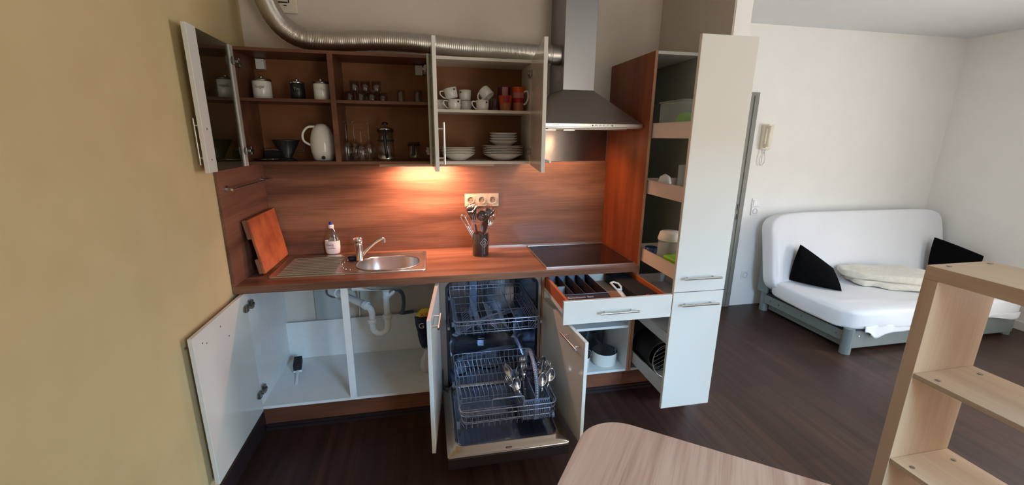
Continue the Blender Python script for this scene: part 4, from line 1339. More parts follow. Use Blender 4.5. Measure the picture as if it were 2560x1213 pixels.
# ============================================================ THINGS IN THE CREAM WALL CABINET
ZW = WS + 0.0005
cupp = thing('coffee_cup', '', 'cup', (0, 0, 0))
cb_ = MB().lathe([(0, 0.003), (0.030, 0.0), (0.035, 0.004), (0.038, 0.030), (0.039, 0.060), (0.0365, 0.060), (0.035, 0.030), (0.030, 0.007), (0, 0.007)], n=36)
cb_.build('body', 'china', cupp)
MB().tube(smooth_path([(-0.037, 0, 0.050), (-0.058, 0, 0.052), (-0.062, 0, 0.036), (-0.050, 0, 0.018), (-0.036, 0, 0.008)], 7), 0.0038, 10).build('handle', 'china', cupp)
MB(Matrix.Rotation(0.55, 4, 'Z')).cyl((0, -0.0385, 0.046), (0, -0.0397, 0.046), 0.0055, 18).build('dot', 'black', cupp)
cups = [((1.155, -0.190, ZW), (0, 0, 0), 'upright white cup with a dot, leftmost of the front lower row'),
        ((1.143, -0.190, ZW + 0.064), (0, R(-13), 0), 'slightly tilted white cup stacked on the leftmost one'),
        ((1.080, -0.110, ZW), (0, 0, R(-70)), 'white cup half hidden by the side panel of the cream cabinet'),
        ((1.232, -0.085, ZW), (0, 0, R(-90)), 'white cup standing behind, between the two front stacks'),
        ((1.228, -0.085, ZW + 0.063), (0, R(0), R(-80)), 'white cup stacked at the back, between the two front stacks'),
        ((1.322, -0.190, ZW), (0, 0, 0), 'upright white cup under the strongly tipped one'),
        ((1.300, -0.190, ZW + 0.078), (R(0), R(38) + PI * 0, 0), 'white cup tipped over on top of the right hand stack')]
for k, (l_, r_, lb) in enumerate(cups):
    if k == 0:
        cupp.location = l_; cupp['label'] = lb; cupp['group'] = 'white coffee cups with a dot'
    else:
        c_ = dup(cupp, l_, r_, lb)
cupp_last = c_
c_.rotation_euler = (R(150), R(-28), R(20))
c_.location = (1.325, -0.185, ZW + 0.122)

pc = thing('patterned_glass', 'small glass printed with a dark zigzag pattern beside the white cups', 'glass', (1.400, -0.150, ZW))
MB().lathe([(0, 0.003), (0.022, 0.0), (0.026, 0.075), (0.024, 0.075), (0.021, 0.006), (0, 0.006)], (1.400, -0.150, ZW), 28).build('body', 'drinking glass', pc)
pt = MB()
for k in range(10):
    a = 2 * PI * k / 10
    p0 = (1.400 + 0.0235 * math.cos(a), -0.150 + 0.0235 * math.sin(a), ZW + 0.008)
    p1 = (1.400 + 0.0265 * math.cos(a + 0.25), -0.150 + 0.0265 * math.sin(a + 0.25), ZW + 0.060)
    pt.tube([p0, p1], 0.0022, 6)
pt.build('pattern', 'plum', pc)


def mug(name, loc, r0, r1, h, bands, label, handle=None, hm='china', rot=0):
    """striped mug; bands run bottom to top as (share of height, material)"""
    t = thing(name, label, 'mug', (0, 0, 0), None)
    n = 36
    ms = [b[1] for b in bands]
    mb = MB()
    z = 0
    for i, (f, _) in enumerate(bands):
        z2 = z + f * h
        mb.cur = i
        mb.lathe([(r0 + (r1 - r0) * z / h, z), (r0 + (r1 - r0) * z2 / h, z2)], n=n)
        z = z2
    mb.lathe([(r1, h), (r1 - 0.003, h), (r0 - 0.004, 0.006), (0, 0.006)], n=n)
    mb.cur = 0
    mb.lathe([(0, 0), (r0, 0)], n=n)
    mb.build('body', ms, t)
    if handle:
        MB(Matrix.Rotation(rot, 4, 'Z')).tube(smooth_path([(r1 - 0.002, 0, h * 0.80), (r1 + 0.020, 0, h * 0.82), (r1 + 0.026, 0, h * 0.60), (r1 + 0.016, 0, h * 0.38), (r0 + 0.004, 0, h * 0.28)], 7), 0.006, 10).build('handle', hm, t)
    t.location = loc
    return t


mug('mug', (1.462, -0.185, ZW), 0.031, 0.043, 0.088, [(0.45, 'tan'), (0.10, 'orange'), (0.45, 'orange')], 'orange mug with crimson and terracotta squares, bottom of its stack')
g = bpy.data.objects['mug']
pm = MB()
for a0, a1, z0, z1, mm in ((-0.5, 0.5, 0.045, 0.086, 0), (-0.5, 0.5, 0.004, 0.044, 1)):
    pm.cur = mm
    n_ = 8
    f_ = lambda z: 0.0315 + 0.012 * z / 0.088
    vs = [((f_(z) + 0.0004) * math.sin(a0 + (a1 - a0) * k / n_), -(f_(z) + 0.0004) * math.cos(a0 + (a1 - a0) * k / n_), z) for z in (z0, z1) for k in range(n_ + 1)]
    vs = [(x + 1.462, y - 0.185, z + ZW) for x, y, z in vs]
    pm.add(vs, [(k, k + 1, n_ + 2 + k, n_ + 1 + k) for k in range(n_)], True)
pm.build('coloured_squares', ['crimson', 'tan'], g)
m2 = mug('mug', (1.462, -0.140, ZW + 0.0), 0.034, 0.040, 0.142, [(0.6, 'plum'), (0.4, 'plum')], 'plum mug with a dusty pink stripe behind the orange one')
pm = MB()
vs = [(1.462 + 0.0412 * math.sin(a), -0.140 - 0.0412 * math.cos(a), ZW + z) for z in (0.02, 0.140) for a in [-0.45 + 0.9 * k / 8 for k in range(9)]]
pm.add(vs, [(k, k + 1, 10 + k, 9 + k) for k in range(8)], True)
pm.build('stripe', 'pink', m2)
mug('mug', (1.545, -0.180, ZW), 0.033, 0.038, 0.140, [(0.35, 'tan'), (0.20, 'crimson'), (0.22, 'pink'), (0.23, 'orange')], 'tall mug with orange pink and crimson bands and a cream handle', True, 'front_edge', R(-35))

# plates and bowls, every one a thing
plate = MB().lathe([(0, 0.004), (0.060, 0.0), (0.066, 0.003), (0.094, 0.014), (0.095, 0.0165), (0.064, 0.007), (0, 0.007)], n=44).build('plate', 'china')
plate.location = (0, 0, 0)
bowl_ = MB().lathe([(0, 0.003), (0.036, 0.0), (0.045, 0.006), (0.086, 0.034), (0.088, 0.037), (0.083, 0.036), (0.042, 0.011), (0, 0.009)], n=44).build('bowl', 'china')
bowl_.location = (0, 0, 0)


def put(src, loc, label, cat, group, s=1.0, first=False, sz=None):
    o = src if first else src.copy()
    if not first:
        COL.objects.link(o)
    o.location = loc
    o.scale = (s, s, sz or 1)
    return tag(o, label, cat, group)


ORD = ['bottom', 'second', 'third', 'fourth', 'fifth', 'sixth', 'seventh', 'eighth']
put(bowl_, (1.175, -0.165, ZL), 'white bowl at the bottom of the left stack of crockery', 'bowl', None, 1.1, True)
for k in range(5):
    put(plate, (1.175, -0.165, ZL + 0.0262 + k * 0.0095), 'white plate, %s of the five plates in the left stack' % (['lowest', 'second', 'middle', 'fourth', 'top'][k]), 'plate', 'left stack of white plates', 1.08, k == 0)
put(bowl_, (1.455, -0.150, ZL), 'wide white bowl at the bottom of the right stack of crockery', 'bowl', None, 1.36)
for k in range(6):
    put(plate, (1.455, -0.150, ZL + 0.0262 + k * 0.0098), 'large white plate, %s from the bottom of the right stack' % ['first', 'second', 'third', 'fourth', 'fifth', 'sixth'][k], 'plate', 'right stack of large white plates', 1.36)
for k in range(4):
    put(bowl_, (1.458, -0.150, ZL + 0.084 + k * 0.0155), 'white bowl, %s from the bottom of those nested on the large plates' % ['first', 'second', 'third', 'fourth'][k], 'bowl', 'white bowls nested on the large plates', 1.02 - 0.03 * (k > 1))

# ============================================================ THINGS ON THE WORKTOP
bo = thing('cutting_board', 'thick worn wooden cutting board leaning on the side splashback', 'cutting board', (0.08, -0.24, ZT))
bx = frame_mx((0.106, -0.045, zr + 0.007), (0, -1, 0), (-0.165, 0, 0.986))
mb = MB(bx)
mb.box(0, 0.395, 0, 0.300, -0.0, 0.014)
mb.build('board', 'board', bo, bevel=0.002)
mb = MB(bx)
for u0, u1 in ((0.0, 0.085), (0.195, 0.300)):
    mb.box(0.002, 0.393, u0 + 0.002, u1, 0.0144, 0.034)
mb.build('batten', 'board_side', bo, bevel=0.002)
bt = thing('dish_soap_bottle', 'squeezy dish soap bottle with blue cap standing behind the drainer', 'bottle', (0.372, -0.048, ZT))
bz = ZT + 0.0065
MB().lathe([(0, 0), (0.036, 0), (0.042, 0.006), (0.046, 0.045), (0.045, 0.085)], (0.372, -0.050, bz), 36, sy=0.6).build('filled_part', 'softwhite', bt)
MB().lathe([(0.0452, 0.0855), (0.043, 0.100), (0.034, 0.130), (0.020, 0.158), (0.014, 0.166), (0.013, 0.170)], (0.372, -0.050, bz), 36, sy=0.6).build('clear_neck', 'bottle plastic', bt)
MB().lathe([(0.015, 0.166), (0.0165, 0.168), (0.0165, 0.186), (0.013, 0.188), (0, 0.188)], (0.372, -0.050, bz), 28).build('collar', 'plastic_w', bt)
MB().lathe([(0.010, 0.188), (0.011, 0.192), (0.009, 0.203), (0.005, 0.207), (0, 0.207)], (0.372, -0.050, bz), 24).build('cap', 'capblue', bt)
text('lettering', 'Denk', 0.019, frame_mx((0.364, -0.0795, bz + 0.062), (1, 0, 0.06), (0, 0, 1)), 'textdark', bt)
text('lettering', 'mit', 0.012, frame_mx((0.376, -0.0795, bz + 0.050), (1, 0, 0.06), (0, 0, 1)), 'crimson', bt)
text('lettering', 'ultra sensitive', 0.0085, frame_mx((0.370, -0.0795, bz + 0.040), (1, 0, 0.0), (0, 0, 1)), 'crimson', bt)
lb_ = MB()
lb_.add([(0.352, -0.0745, bz + 0.086), (0.392, -0.0745, bz + 0.086), (0.384, -0.070, bz + 0.104), (0.372, -0.067, bz + 0.110), (0.360, -0.070, bz + 0.104)], [(0, 1, 2, 3, 4)])
lb_.build('label_tip', 'textgrey', bt, solid=0.0005)

st = thing('socket_triple', 'ivory three gang power socket on the splashback', 'socket', (1.335, -0.02, 1.19))
MB().box(1.221, 1.451, -0.025, -0.0165, 1.194, 1.280).build('frame', 'socket', st, bevel=0.002)
for k in range(3):
    xx = 1.260 + k * 0.075
    s_ = MB().lathe([(0.024, -0.003), (0.0215, -0.0035), (0.0205, 0.0), (0.0205, 0.0025)], (xx, -0.0278, 1.237), 32, axis=(0, 1, 0))
    s_.box(xx - 0.035, xx - 0.0345, -0.0262, -0.0250, 1.202, 1.272).box(xx + 0.0345, xx + 0.035, -0.0262, -0.0250, 1.202, 1.272)
    so = s_.build('insert', 'socket', st)
    MB().cyl((xx, -0.0258, 1.237), (xx, -0.0252, 1.237), 0.0200, 28).build('well', 'recess', so)
    MB().cyl((xx - 0.0095, -0.0266, 1.237), (xx - 0.0095, -0.0259, 1.237), 0.003, 10).cyl((xx + 0.0095, -0.0266, 1.237), (xx + 0.0095, -0.0259, 1.237), 0.003, 10).build('pin_holes', 'black', so)

# utensils wrapped in film in a black pot
UX, UY_ = 1.300, -0.215
up_ = thing('utensil_pot', 'black cylindrical utensil pot with a pale printed emblem', 'utensil pot', (UX, UY_, ZT))
MB().lathe([(0, 0.0005), (0.050, 0.0005), (0.051, 0.002), (0.051, 0.145), (0.049, 0.145), (0.048, 0.006), (0, 0.006)], (UX, UY_, ZT), 40).build('body', 'blackm', up_)
em = MB()
ex, ez = UX + 0.018, ZT + 0.090
dm = [(ex, ez + 0.032), (ex + 0.026, ez), (ex, ez - 0.030), (ex - 0.026, ez)]
pts = []
for (a, b), (c, d_) in zip(dm, dm[1:] + dm[:1]):
    for k in range(5):
        q = (a + (c - a) * k / 5, b + (d_ - b) * k / 5)
        pts.append((q[0], UY_ - math.sqrt(max(0, 0.0525 ** 2 - (q[0] - UX) ** 2)), q[1]))
em.tube(pts, 0.0011, 6, closed=True)
pts = []
for k in range(24):
    a = 2 * PI * k / 24
    q = (ex + 0.010 * math.cos(a), ez + 0.012 * math.sin(a))
    pts.append((q[0], UY_ - math.sqrt(max(0, 0.0525 ** 2 - (q[0] - UX) ** 2)), q[1]))
em.tube(pts, 0.0014, 6, closed=True)
em.tube([(ex, UY_ - math.sqrt(0.0525 ** 2 - 0.018 ** 2), ez + 0.03), (ex, UY_ - math.sqrt(0.0525 ** 2 - 0.018 ** 2), ez - 0.07)], 0.0009, 6)
em.build('emblem', 'textlight', up_)


def utensil(name, label, base, tip, head, m1='black', m2='black', w=0.03, hl=0.08):
    base, tip = Vector(base), Vector(tip)
    d = (tip - base).normalized()
    mxx = frame_mx(base, Vector((0, 1, 0)).cross(d), d)
    L = (tip - base).length
    t = thing(name, label, name.replace('_', ' '), tuple(base))
    MB(mxx).tube([(0, 0.0, 0), (0, L * 0.45, 0.001), (0, L - hl + 0.005, 0)], 0.006, 10, rr=[0.008, 0.006, 0.0045], flat=0.6).build('handle', m1, t)
    mb = MB(mxx)
    y0, y1 = L - hl, L
    if head == 'spatula':
        mb.hexa([(-w * 0.35, y0, -0.002), (w * 0.35, y0, -0.002), (w * 0.35, y0, 0.0005), (-w * 0.35, y0, 0.0005)], [(-w, y1, -0.001), (w, y1, -0.001), (w, y1, 0.001), (-w, y1, 0.001)])
    elif head == 'spoon':
        mb.grid(lambda u, v: ((2 * u - 1) * w * math.sin(PI * min(max(v, 0.03), 0.99)) ** 0.6, y0 + (y1 - y0) * v, -0.012 * (1 - (2 * u - 1) ** 2) * math.sin(PI * v)), 10, 12)
    elif head == 'fork':
        mb.hexa([(-w * 0.3, y0, -0.001), (w * 0.3, y0, -0.001), (w * 0.3, y0, 0.001), (-w * 0.3, y0, 0.001)], [(-w, y0 + hl * 0.45, -0.001), (w, y0 + hl * 0.45, -0.001), (w, y0 + hl * 0.45, 0.001), (-w, y0 + hl * 0.45, 0.001)])
        for k in range(3):
            xx = -w * 0.85 + k * w * 0.85
            mb.tube([(xx, y0 + hl * 0.44, 0), (xx, y1, 0)], 0.002, 6)
    elif head == 'whisk':
        for k in range(5):
            a = PI * k / 5
            mb.tube([(w * math.cos(a) * math.sin(PI * (0.02 + 0.96 * j / 14)) ** 0.8 * (1 if j < 7 else 1), y0 + hl * (j / 14), w * math.sin(a) * math.sin(PI * (0.02 + 0.96 * j / 14)) ** 0.8) for j in range(15)], 0.0012, 5)
            mb.tube([(-w * math.cos(a) * math.sin(PI * (0.02 + 0.96 * j / 14)) ** 0.8, y0 + hl * (j / 14), -w * math.sin(a) * math.sin(PI * (0.02 + 0.96 * j / 14)) ** 0.8) for j in range(15)], 0.0012, 5)
    elif head == 'tongs':
        mb.tube([(-0.006, -L * 0.0, 0), (-0.010, y0, 0), (-0.012, y1 - 0.004, 0), (0, y1 + 0.004, 0), (0.012, y1 - 0.004, 0), (0.010, y0, 0), (0.006, 0, 0)], 0.004, 8)
    mb.build('head', m2, t, solid=0.0015 if head == 'spoon' else 0)
    return t


zb_ = ZT + 0.012
utensil('tongs', 'steel tongs leaning furthest left in the utensil pot', (UX + 0.012, UY_, zb_), (UX - 0.115, UY_ - 0.010, ZT + 0.262), 'tongs', 'chrome', 'chrome')
utensil('spatula', 'black spatula with a broad blade at the back left of the pot', (UX + 0.012, UY_ + 0.02, zb_), (UX - 0.055, UY_ + 0.025, ZT + 0.302), 'spatula', 'black', 'black', 0.036, 0.085)
utensil('meat_fork', 'steel serving fork standing in the left half of the pot', (UX - 0.005, UY_ - 0.012, zb_), (UX - 0.045, UY_ - 0.035, ZT + 0.278), 'fork', 'black', 'chrome', 0.013, 0.075)
utensil('whisk', 'steel wire whisk standing in the left half of the pot', (UX - 0.018, UY_ + 0.012, zb_), (UX - 0.050, UY_ - 0.010, ZT + 0.235), 'whisk', 'chrome', 'chrome', 0.020, 0.120)
utensil('ladle', 'black ladle with a deep scoop in the middle of the pot', (UX + 0.005, UY_ - 0.005, zb_), (UX + 0.008, UY_ - 0.030, ZT + 0.296), 'spoon', 'chrome', 'black', 0.034, 0.070)
utensil('cooking_spoon', 'black cooking spoon standing upright right of the ladle', (UX + 0.005, UY_ + 0.010, zb_), (UX + 0.026, UY_ - 0.035, ZT + 0.235), 'spoon', 'black', 'black', 0.018, 0.095)
utensil('slotted_spatula', 'black turner leaning right at the back of the pot', (UX - 0.018, UY_ + 0.020, zb_), (UX + 0.068, UY_ + 0.010, ZT + 0.296), 'spatula', 'black', 'black', 0.030, 0.120)
utensil('serving_spoon', 'steel serving spoon leaning furthest right in the pot', (UX - 0.020, UY_ - 0.008, zb_), (UX + 0.080, UY_ - 0.030, ZT + 0.262), 'spoon', 'chrome', 'chrome', 0.020, 0.075)
mb = MB()
prof = [(0.053, 0.0), (0.054, 0.06), (0.054, 0.14), (0.066, 0.20), (0.095, 0.26), (0.100, 0.29), (0.080, 0.315), (0.050, 0.325)]
prof = [(a, ZT + 0.001 + z) for a, z in prof]
fp = []
for (r0_, z0_), (r1_, z1_) in zip(prof, prof[1:]):
    for k in range(5):
        fp.append((r0_ + (r1_ - r0_) * k / 5, z0_ + (z1_ - z0_) * k / 5))
fp.append(prof[-1])
mb.lathe(fp, (UX, UY_, 0), 60)
for p in mb.v:
    k_ = min(1.0, max(0.06, (p.z - ZT - 0.12) / 0.12))
    nv = noise.noise_vector(Vector((p.x, p.y, p.z)) * 30) * 0.020 * k_ + noise.noise_vector(Vector((p.x, p.y, p.z)) * 75) * 0.007 * k_
    p += Vector((nv.x, nv.y * 0.6, nv.z))
tag(mb.build('film_wrap', 'cling film'), 'crinkled clear film wrapped round the pot of utensils', 'film')

# ============================================================ THINGS IN THE DRAWER
ct = thing('cutlery_tray', 'dark compartment cutlery tray in the left half of the drawer', 'cutlery tray', (1.79, -0.68, 0.783))
A, B, C_, D = 1.658, 1.905, -0.848, -0.515
tz0, tz1 = 0.783, 0.850
sh = MB()
sh.box(A, B, C_, D, tz0, tz0 + 0.003)
sh.box(A, A + 0.003, C_, D, tz0, tz1).box(B - 0.003, B, C_, D, tz0, tz1).box(A, B, D - 0.003, D, tz0, tz1).box(A, B, C_, C_ + 0.003, tz0, tz1)
sh.build('shell', 'traydark', ct, bevel=0.001)
MB().tube([(A, C_, tz1), (B, C_, tz1), (B, D, tz1), (A, D, tz1)], 0.0025, 6, closed=True).build('rim', 'traygrey', ct)
pt = MB()
for k in range(1, 4):
    xx = A + (B - A) * k / 4
    pt.hexa([(xx - 0.006, C_ + 0.003, tz0 + 0.003), (xx + 0.006, C_ + 0.003, tz0 + 0.003), (xx + 0.006, D - 0.003, tz0 + 0.003), (xx - 0.006, D - 0.003, tz0 + 0.003)],
            [(xx - 0.002, C_ + 0.003, tz1 - 0.004), (xx + 0.002, C_ + 0.003, tz1 - 0.004), (xx + 0.002, D - 0.003, tz1 - 0.002), (xx - 0.002, D - 0.003, tz1 - 0.002)])
pt.box(A + 0.003, A + (B - A) / 4 - 0.006, -0.700, -0.696, tz0 + 0.003, tz1 - 0.006)
pt.build('dividers', 'traydark', ct)
for k in range(4):
    x0_, x1_ = A + (B - A) * k / 4 + 0.007, A + (B - A) * (k + 1) / 4 - 0.007
    MB().add([(x0_, D - 0.0045, tz1 - 0.004), (x1_, D - 0.0045, tz1 - 0.004), (x1_ - 0.006, D - 0.040, tz0 + 0.0045), (x0_ + 0.006, D - 0.040, tz0 + 0.0045)], [(0, 1, 2, 3)]).build('sloping_end', 'traygrey', ct, solid=0.001)
MB().add([(A + 0.006, -0.7005, tz1 - 0.008), (A + 0.054, -0.7005, tz1 - 0.008), (A + 0.050, -0.725, tz0 + 0.0045), (A + 0.010, -0.725, tz0 + 0.0045)], [(0, 1, 2, 3)]).build('sloping_end', 'traygrey', ct, solid=0.001)
cd_ = thing('card_sleeve', 'dark printed card sleeve at the front of the cutlery tray', 'card', (1.78, -0.90, 0.783))
mxc = frame_mx((1.660, -0.940, 0.822), (1, 0.0, 0), (0, 0.090, 0.026))
MB(mxc).box(0, 0.245, 0, 0.088, -0.002, 0).build('card', 'traydark', cd_)
text('lettering', 'Besteckkasten  Basic', 0.017, frame_mx((1.672, -0.872, 0.8423), (1, 0, 0), (0, 0.090, 0.026)), 'textlight', cd_, align='LEFT')
text('lettering', 'Cutlery tray', 0.016, frame_mx((1.676, -0.894, 0.8360), (1, 0, 0), (0, 0.090, 0.026)), 'textlight', cd_, align='LEFT')
tag(MB().ball((1.686, -0.610, 0.806), 0.015, 0.022, 0.016).build('bottle_stopper', 'green'), 'small green stopper in the back left compartment of the tray', 'stopper')
tag(MB().lathe([(0, 0), (0.016, 0.0), (0.020, 0.010), (0.012, 0.020), (0.0, 0.024)], (1.689, -0.775, 0.7868), 24).build('tea_strainer', 'nickel'), 'small shiny metal strainer in the front left compartment', 'strainer')
for x_, rz_, lb in ((1.778, 6, 'spoon lying in the second compartment of the cutlery tray'), (1.845, -4, 'spoon lying in the third compartment of the cutlery tray')):
    o = sproto.copy()
    COL.objects.link(o)
    o.location = (x_, -0.600, 0.793)
    o.rotation_euler = (R(91), 0, R(rz_))
    o.scale = (1, 1, 1)
    tag(o, lb, 'spoon')
pl = thing('garlic_press', 'white plastic kitchen gadget with a looped head in the middle of the drawer', 'kitchen gadget', (2.0, -0.78, 0.783))
mxp = frame_mx((2.012, -0.905, 0.800), (-0.10, 1, 0.10), (-1, -0.10, 0.15))
MB(mxp).tube([(0.00, 0, 0.0), (0.06, 0, 0.004), (0.13, 0, 0.014)], 0.012, 12, rr=[0.013, 0.014, 0.016], flat=0.6).build('handle', 'plastic_w', pl)
MB(mxp).tube([(0.13, 0.016, 0.022), (0.150, 0.024, 0.030), (0.185, 0.026, 0.034), (0.198, 0.0, 0.036), (0.185, -0.024, 0.034), (0.150, -0.022, 0.030), (0.13, -0.014, 0.022)], 0.006, 8, closed=True).build('loop', 'plastic_w', pl)
tag(MB(frame_mx((1.965, -0.915, 0.795), (-0.25, 1, 0.0), (-1, -0.2, 0))).tube([(0, 0, 0), (0.06, 0, 0.002), (0.12, 0, 0)], 0.008, 10, rr=[0.012, 0.010, 0.003], flat=0.4).build('pastry_server', 'tray'), 'pale flat handle lying left of the white gadget in the drawer', 'utensil')
tag(MB(rotz((2.10, -0.69, 0), R(2))).box(2.048, 2.172, -0.888, -0.505, 0.7835, 0.838).build('storage_case', 'blackm', None, bevel=0.004), 'long black case along the right side of the drawer', 'case')
tag(MB().cyl((2.105, -0.905, 0.8405 - 0.05), (2.105, -0.905, 0.845), 0.010, 16).build('corkscrew', 'redp'), 'small red knob of a gadget in front of the black case', 'gadget')
tag(MB().cyl((2.080, -0.915, 0.7905), (2.082, -0.905, 0.842), 0.007, 14).build('white_knob', 'plastic_w'), 'small white cap beside the red knob in the drawer', 'cap')

# ============================================================ POTS IN THE HOB CABINET
ZP = ZB + T + 0.0008


def pot(loc, r, h, m, label, handles, rimh=0.0):
    t = thing('saucepan', label, 'pot', (0, 0, 0))
    MB().lathe([(0, 0), (r - 0.006, 0), (r, 0.006), (r, h)], n=44).build('body', m, t)
    MB().lathe([(r, h), (r + 0.002, h + 0.002), (r - 0.002, h + 0.002), (r - 0.003, 0.004), (0, 0.004)], n=44).build('inner_wall', 'potsteel', t)
    for a in handles:
        MB(Matrix.Rotation(R(a), 4, 'Z')).tube(smooth_path([(r, -0.032, h - 0.022), (r + 0.020, -0.034, h - 0.012), (r + 0.034, -0.020, h - 0.006), (r + 0.034, 0.020, h - 0.006), (r + 0.020, 0.034, h - 0.012), (r, 0.032, h - 0.022)], 5), 0.0035, 8).build('handle', 'chrome', t)
    t.location = loc
    return t


pot((2.095, -0.455, ZP), 0.080, 0.088, 'china', 'white enamel saucepan with steel rim, right on the cabinet floor', [])
pot((1.905, -0.530 + 0.05, ZP), 0.072, 0.085, 'china', 'white enamel pot with wire handles, partly behind the open door', [30, 200])
pot((2.068, -0.200, ZP), 0.118, 0.180, 'potsteel', 'large steel cooking pot at the back of the hob cabinet', [])

# ============================================================ THINGS IN THE LARDER TRAYS
pn = thing('roasting_tin', 'black roasting tin standing on edge in the bottom larder tray', 'tin', (2.36, -0.6, 0.238))
mb = MB()
rg_ = []
for yy, rr_ in ((-0.50, 0.095), (-0.52, 0.102), (-0.70, 0.098), (-0.705, 0.090), (-0.55, 0.086)):
    rg_.append([(2.365 + rr_ * 1.02 * math.cos(2 * PI * k / 36), yy - 0.0, 0.345 + rr_ * math.sin(2 * PI * k / 36)) for k in range(36)])
loops(mb, rg_)
mb.build('body', 'blackm', pn)
gr = thing('cooling_rack', 'round wire rack leaning against the black tin in the bottom larder tray', 'wire rack', (2.37, -0.76, 0.238))
mxg = frame_mx((2.368, -0.760, 0.340), (1, 0, 0), (0, 0.22, 1))
MB(mxg).tube([(0.100 * math.cos(2 * PI * k / 40), 0.100 * math.sin(2 * PI * k / 40), 0) for k in range(40)], 0.0022, 7, closed=True).build('rim', 'nickel', gr)
wr = MB(mxg)
for k in range(-4, 5):
    q = k * 0.022
    h_ = math.sqrt(max(0, 0.0995 ** 2 - q * q))
    ca, sa = math.cos(R(22)), math.sin(R(22))
    wr.tube([(-h_ * ca - q * sa, -h_ * sa + q * ca, 0.001), (h_ * ca - q * sa, h_ * sa + q * ca, 0.001)], 0.0015, 5)
wr.build('wires', 'nickel', gr)

ob = MB()
ob.box(2.262, 2.410, -0.800, -0.58, 1.6575, 1.838)
fb = thing('food_container', 'tall milky plastic container in the top larder tray', 'container', (2.33, -0.69, 1.6575))
ob.build('body', 'milky plastic sheet', fb, bevel=0.010, seg=3)
MB().box(2.258, 2.404, -0.804, -0.576, 1.8385, 1.846).build('lid', 'milky plastic sheet', fb, bevel=0.003)
tag(MB().lathe([(0, 0), (0.030, 0.0), (0.048, 0.035), (0.052, 0.085), (0.036, 0.120), (0, 0.130)], (2.352, -0.700, 1.660), 28).build('plastic_bowl', 'green'), 'lime green plastic bowl inside the tall milky container', 'bowl')
tag(MB().lathe([(0, 0), (0.038, 0.0), (0.038, 0.070), (0.028, 0.100), (0.006, 0.114), (0, 0.115)], (2.300, -0.640, 1.3415), 28).build('citrus_squeezer', 'plastic_w'), 'white domed plastic squeezer in the second larder tray', 'squeezer')
mj = thing('measuring_jug', 'translucent measuring jug with dark scale marks in the second larder tray', 'jug', (2.365, -0.75, 1.3415))
MB().lathe([(0, 0.0), (0.044, 0.0), (0.050, 0.170), (0.048, 0.170), (0.042, 0.004), (0, 0.004)], (2.365, -0.750, 1.3415), 32).build('body', 'milky plastic sheet', mj)
mk = MB()
for k in range(9):
    a = R(-112)
    rr_ = 0.0455 + 0.006 * (0.03 + k * 0.014) / 0.17
    for w_ in ((0.10,) if k % 2 else (0.22,)):
        mk.tube([(2.365 + (rr_ + 0.0008) * math.cos(a - w_), -0.750 + (rr_ + 0.0008) * math.sin(a - w_), 1.3415 + 0.03 + k * 0.014), (2.365 + (rr_ + 0.0008) * math.cos(a + w_), -0.750 + (rr_ + 0.0008) * math.sin(a + w_), 1.3415 + 0.03 + k * 0.014)], 0.0010, 5)
mk.build('scale_marks', 'textdark', mj)
cn = thing('storage_jar', 'pale storage jar with a wide white screw lid in the third larder tray', 'jar', (2.345, -0.68, 0.9305))
MB().lathe([(0, 0), (0.060, 0), (0.062, 0.004), (0.062, 0.150), (0.052, 0.160)], (2.345, -0.680, 0.9305), 36).build('body', 'milky plastic sheet', cn)
MB().lathe([(0.066, 0.152), (0.068, 0.158), (0.058, 0.195), (0.050, 0.202), (0, 0.204)], (2.345, -0.680, 0.9305), 36).build('lid', 'plastic_w', cn)
tag(MB(rotz((2.37, -0.84, 0), R(3))).box(2.262, 2.478, -0.925, -0.755, 0.9305, 1.020).build('plastic_tub', 'green', None, bevel=0.012, seg=3), 'lime green flat tub at the front of the third larder tray', 'tub')
tag(MB().lathe([(0, 0), (0.024, 0), (0.036, 0.088), (0.034, 0.088), (0.022, 0.004), (0, 0.004)], (2.285, -0.590, 0.9305), 26).build('plastic_cup', 'blue'), 'small blue cup at the back left of the third larder tray', 'bowl')

# ============================================================ SOFA BED
so = thing('sofa_bed', 'white sheeted futon sofa bed with a grey metal frame against the far wall', 'sofa bed', (5.08, 0.05, 0))
for x_, y_ in ((4.200, -0.365), (5.960, -0.325), (4.225, 0.510), (5.960, 0.510)):
    MB().cyl((x_, y_, 0), (x_, y_, 0.215), 0.038, 28).build('leg', 'futonmetal', so)
fr = MB()
fr.box(4.225, 5.940, -0.385, -0.355, 0.045, 0.195).box(4.19, 4.215, -0.33, 0.48, 0.090, 0.175).box(5.945, 5.970, -0.33, 0.48, 0.090, 0.175).box(4.225, 5.940, 0.49, 0.52, 0.06, 0.18)
fr.build('frame', 'futonmetal', so, bevel=0.003)
MB().box(4.245, 5.930, -0.350, 0.470, 0.020, 0.150).build('bedding_box', 'futonmetal', so, bevel=0.004)
MB().box(4.205, 5.955, -0.35, 0.47, 0.176, 0.196).build('slatted_base', 'black', so)
bl = MB()
for x_ in (4.28, 4.40):
    bl.cyl((x_, -0.3855, 0.150), (x_, -0.390, 0.150), 0.007, 12)
for y_ in (-0.28, 0.05, 0.30, 0.40):
    bl.cyl((4.1895, y_, 0.135), (4.186, y_, 0.135), 0.007, 12)
bl.build('bolts', 'chrome', so)
MB().box(4.165, 4.190, 0.44, 0.56, 0.20, 0.80).build('side_bracket', 'futonmetal', so, bevel=0.004)


def se(t, p):
    return math.copysign(abs(t) ** p, t)


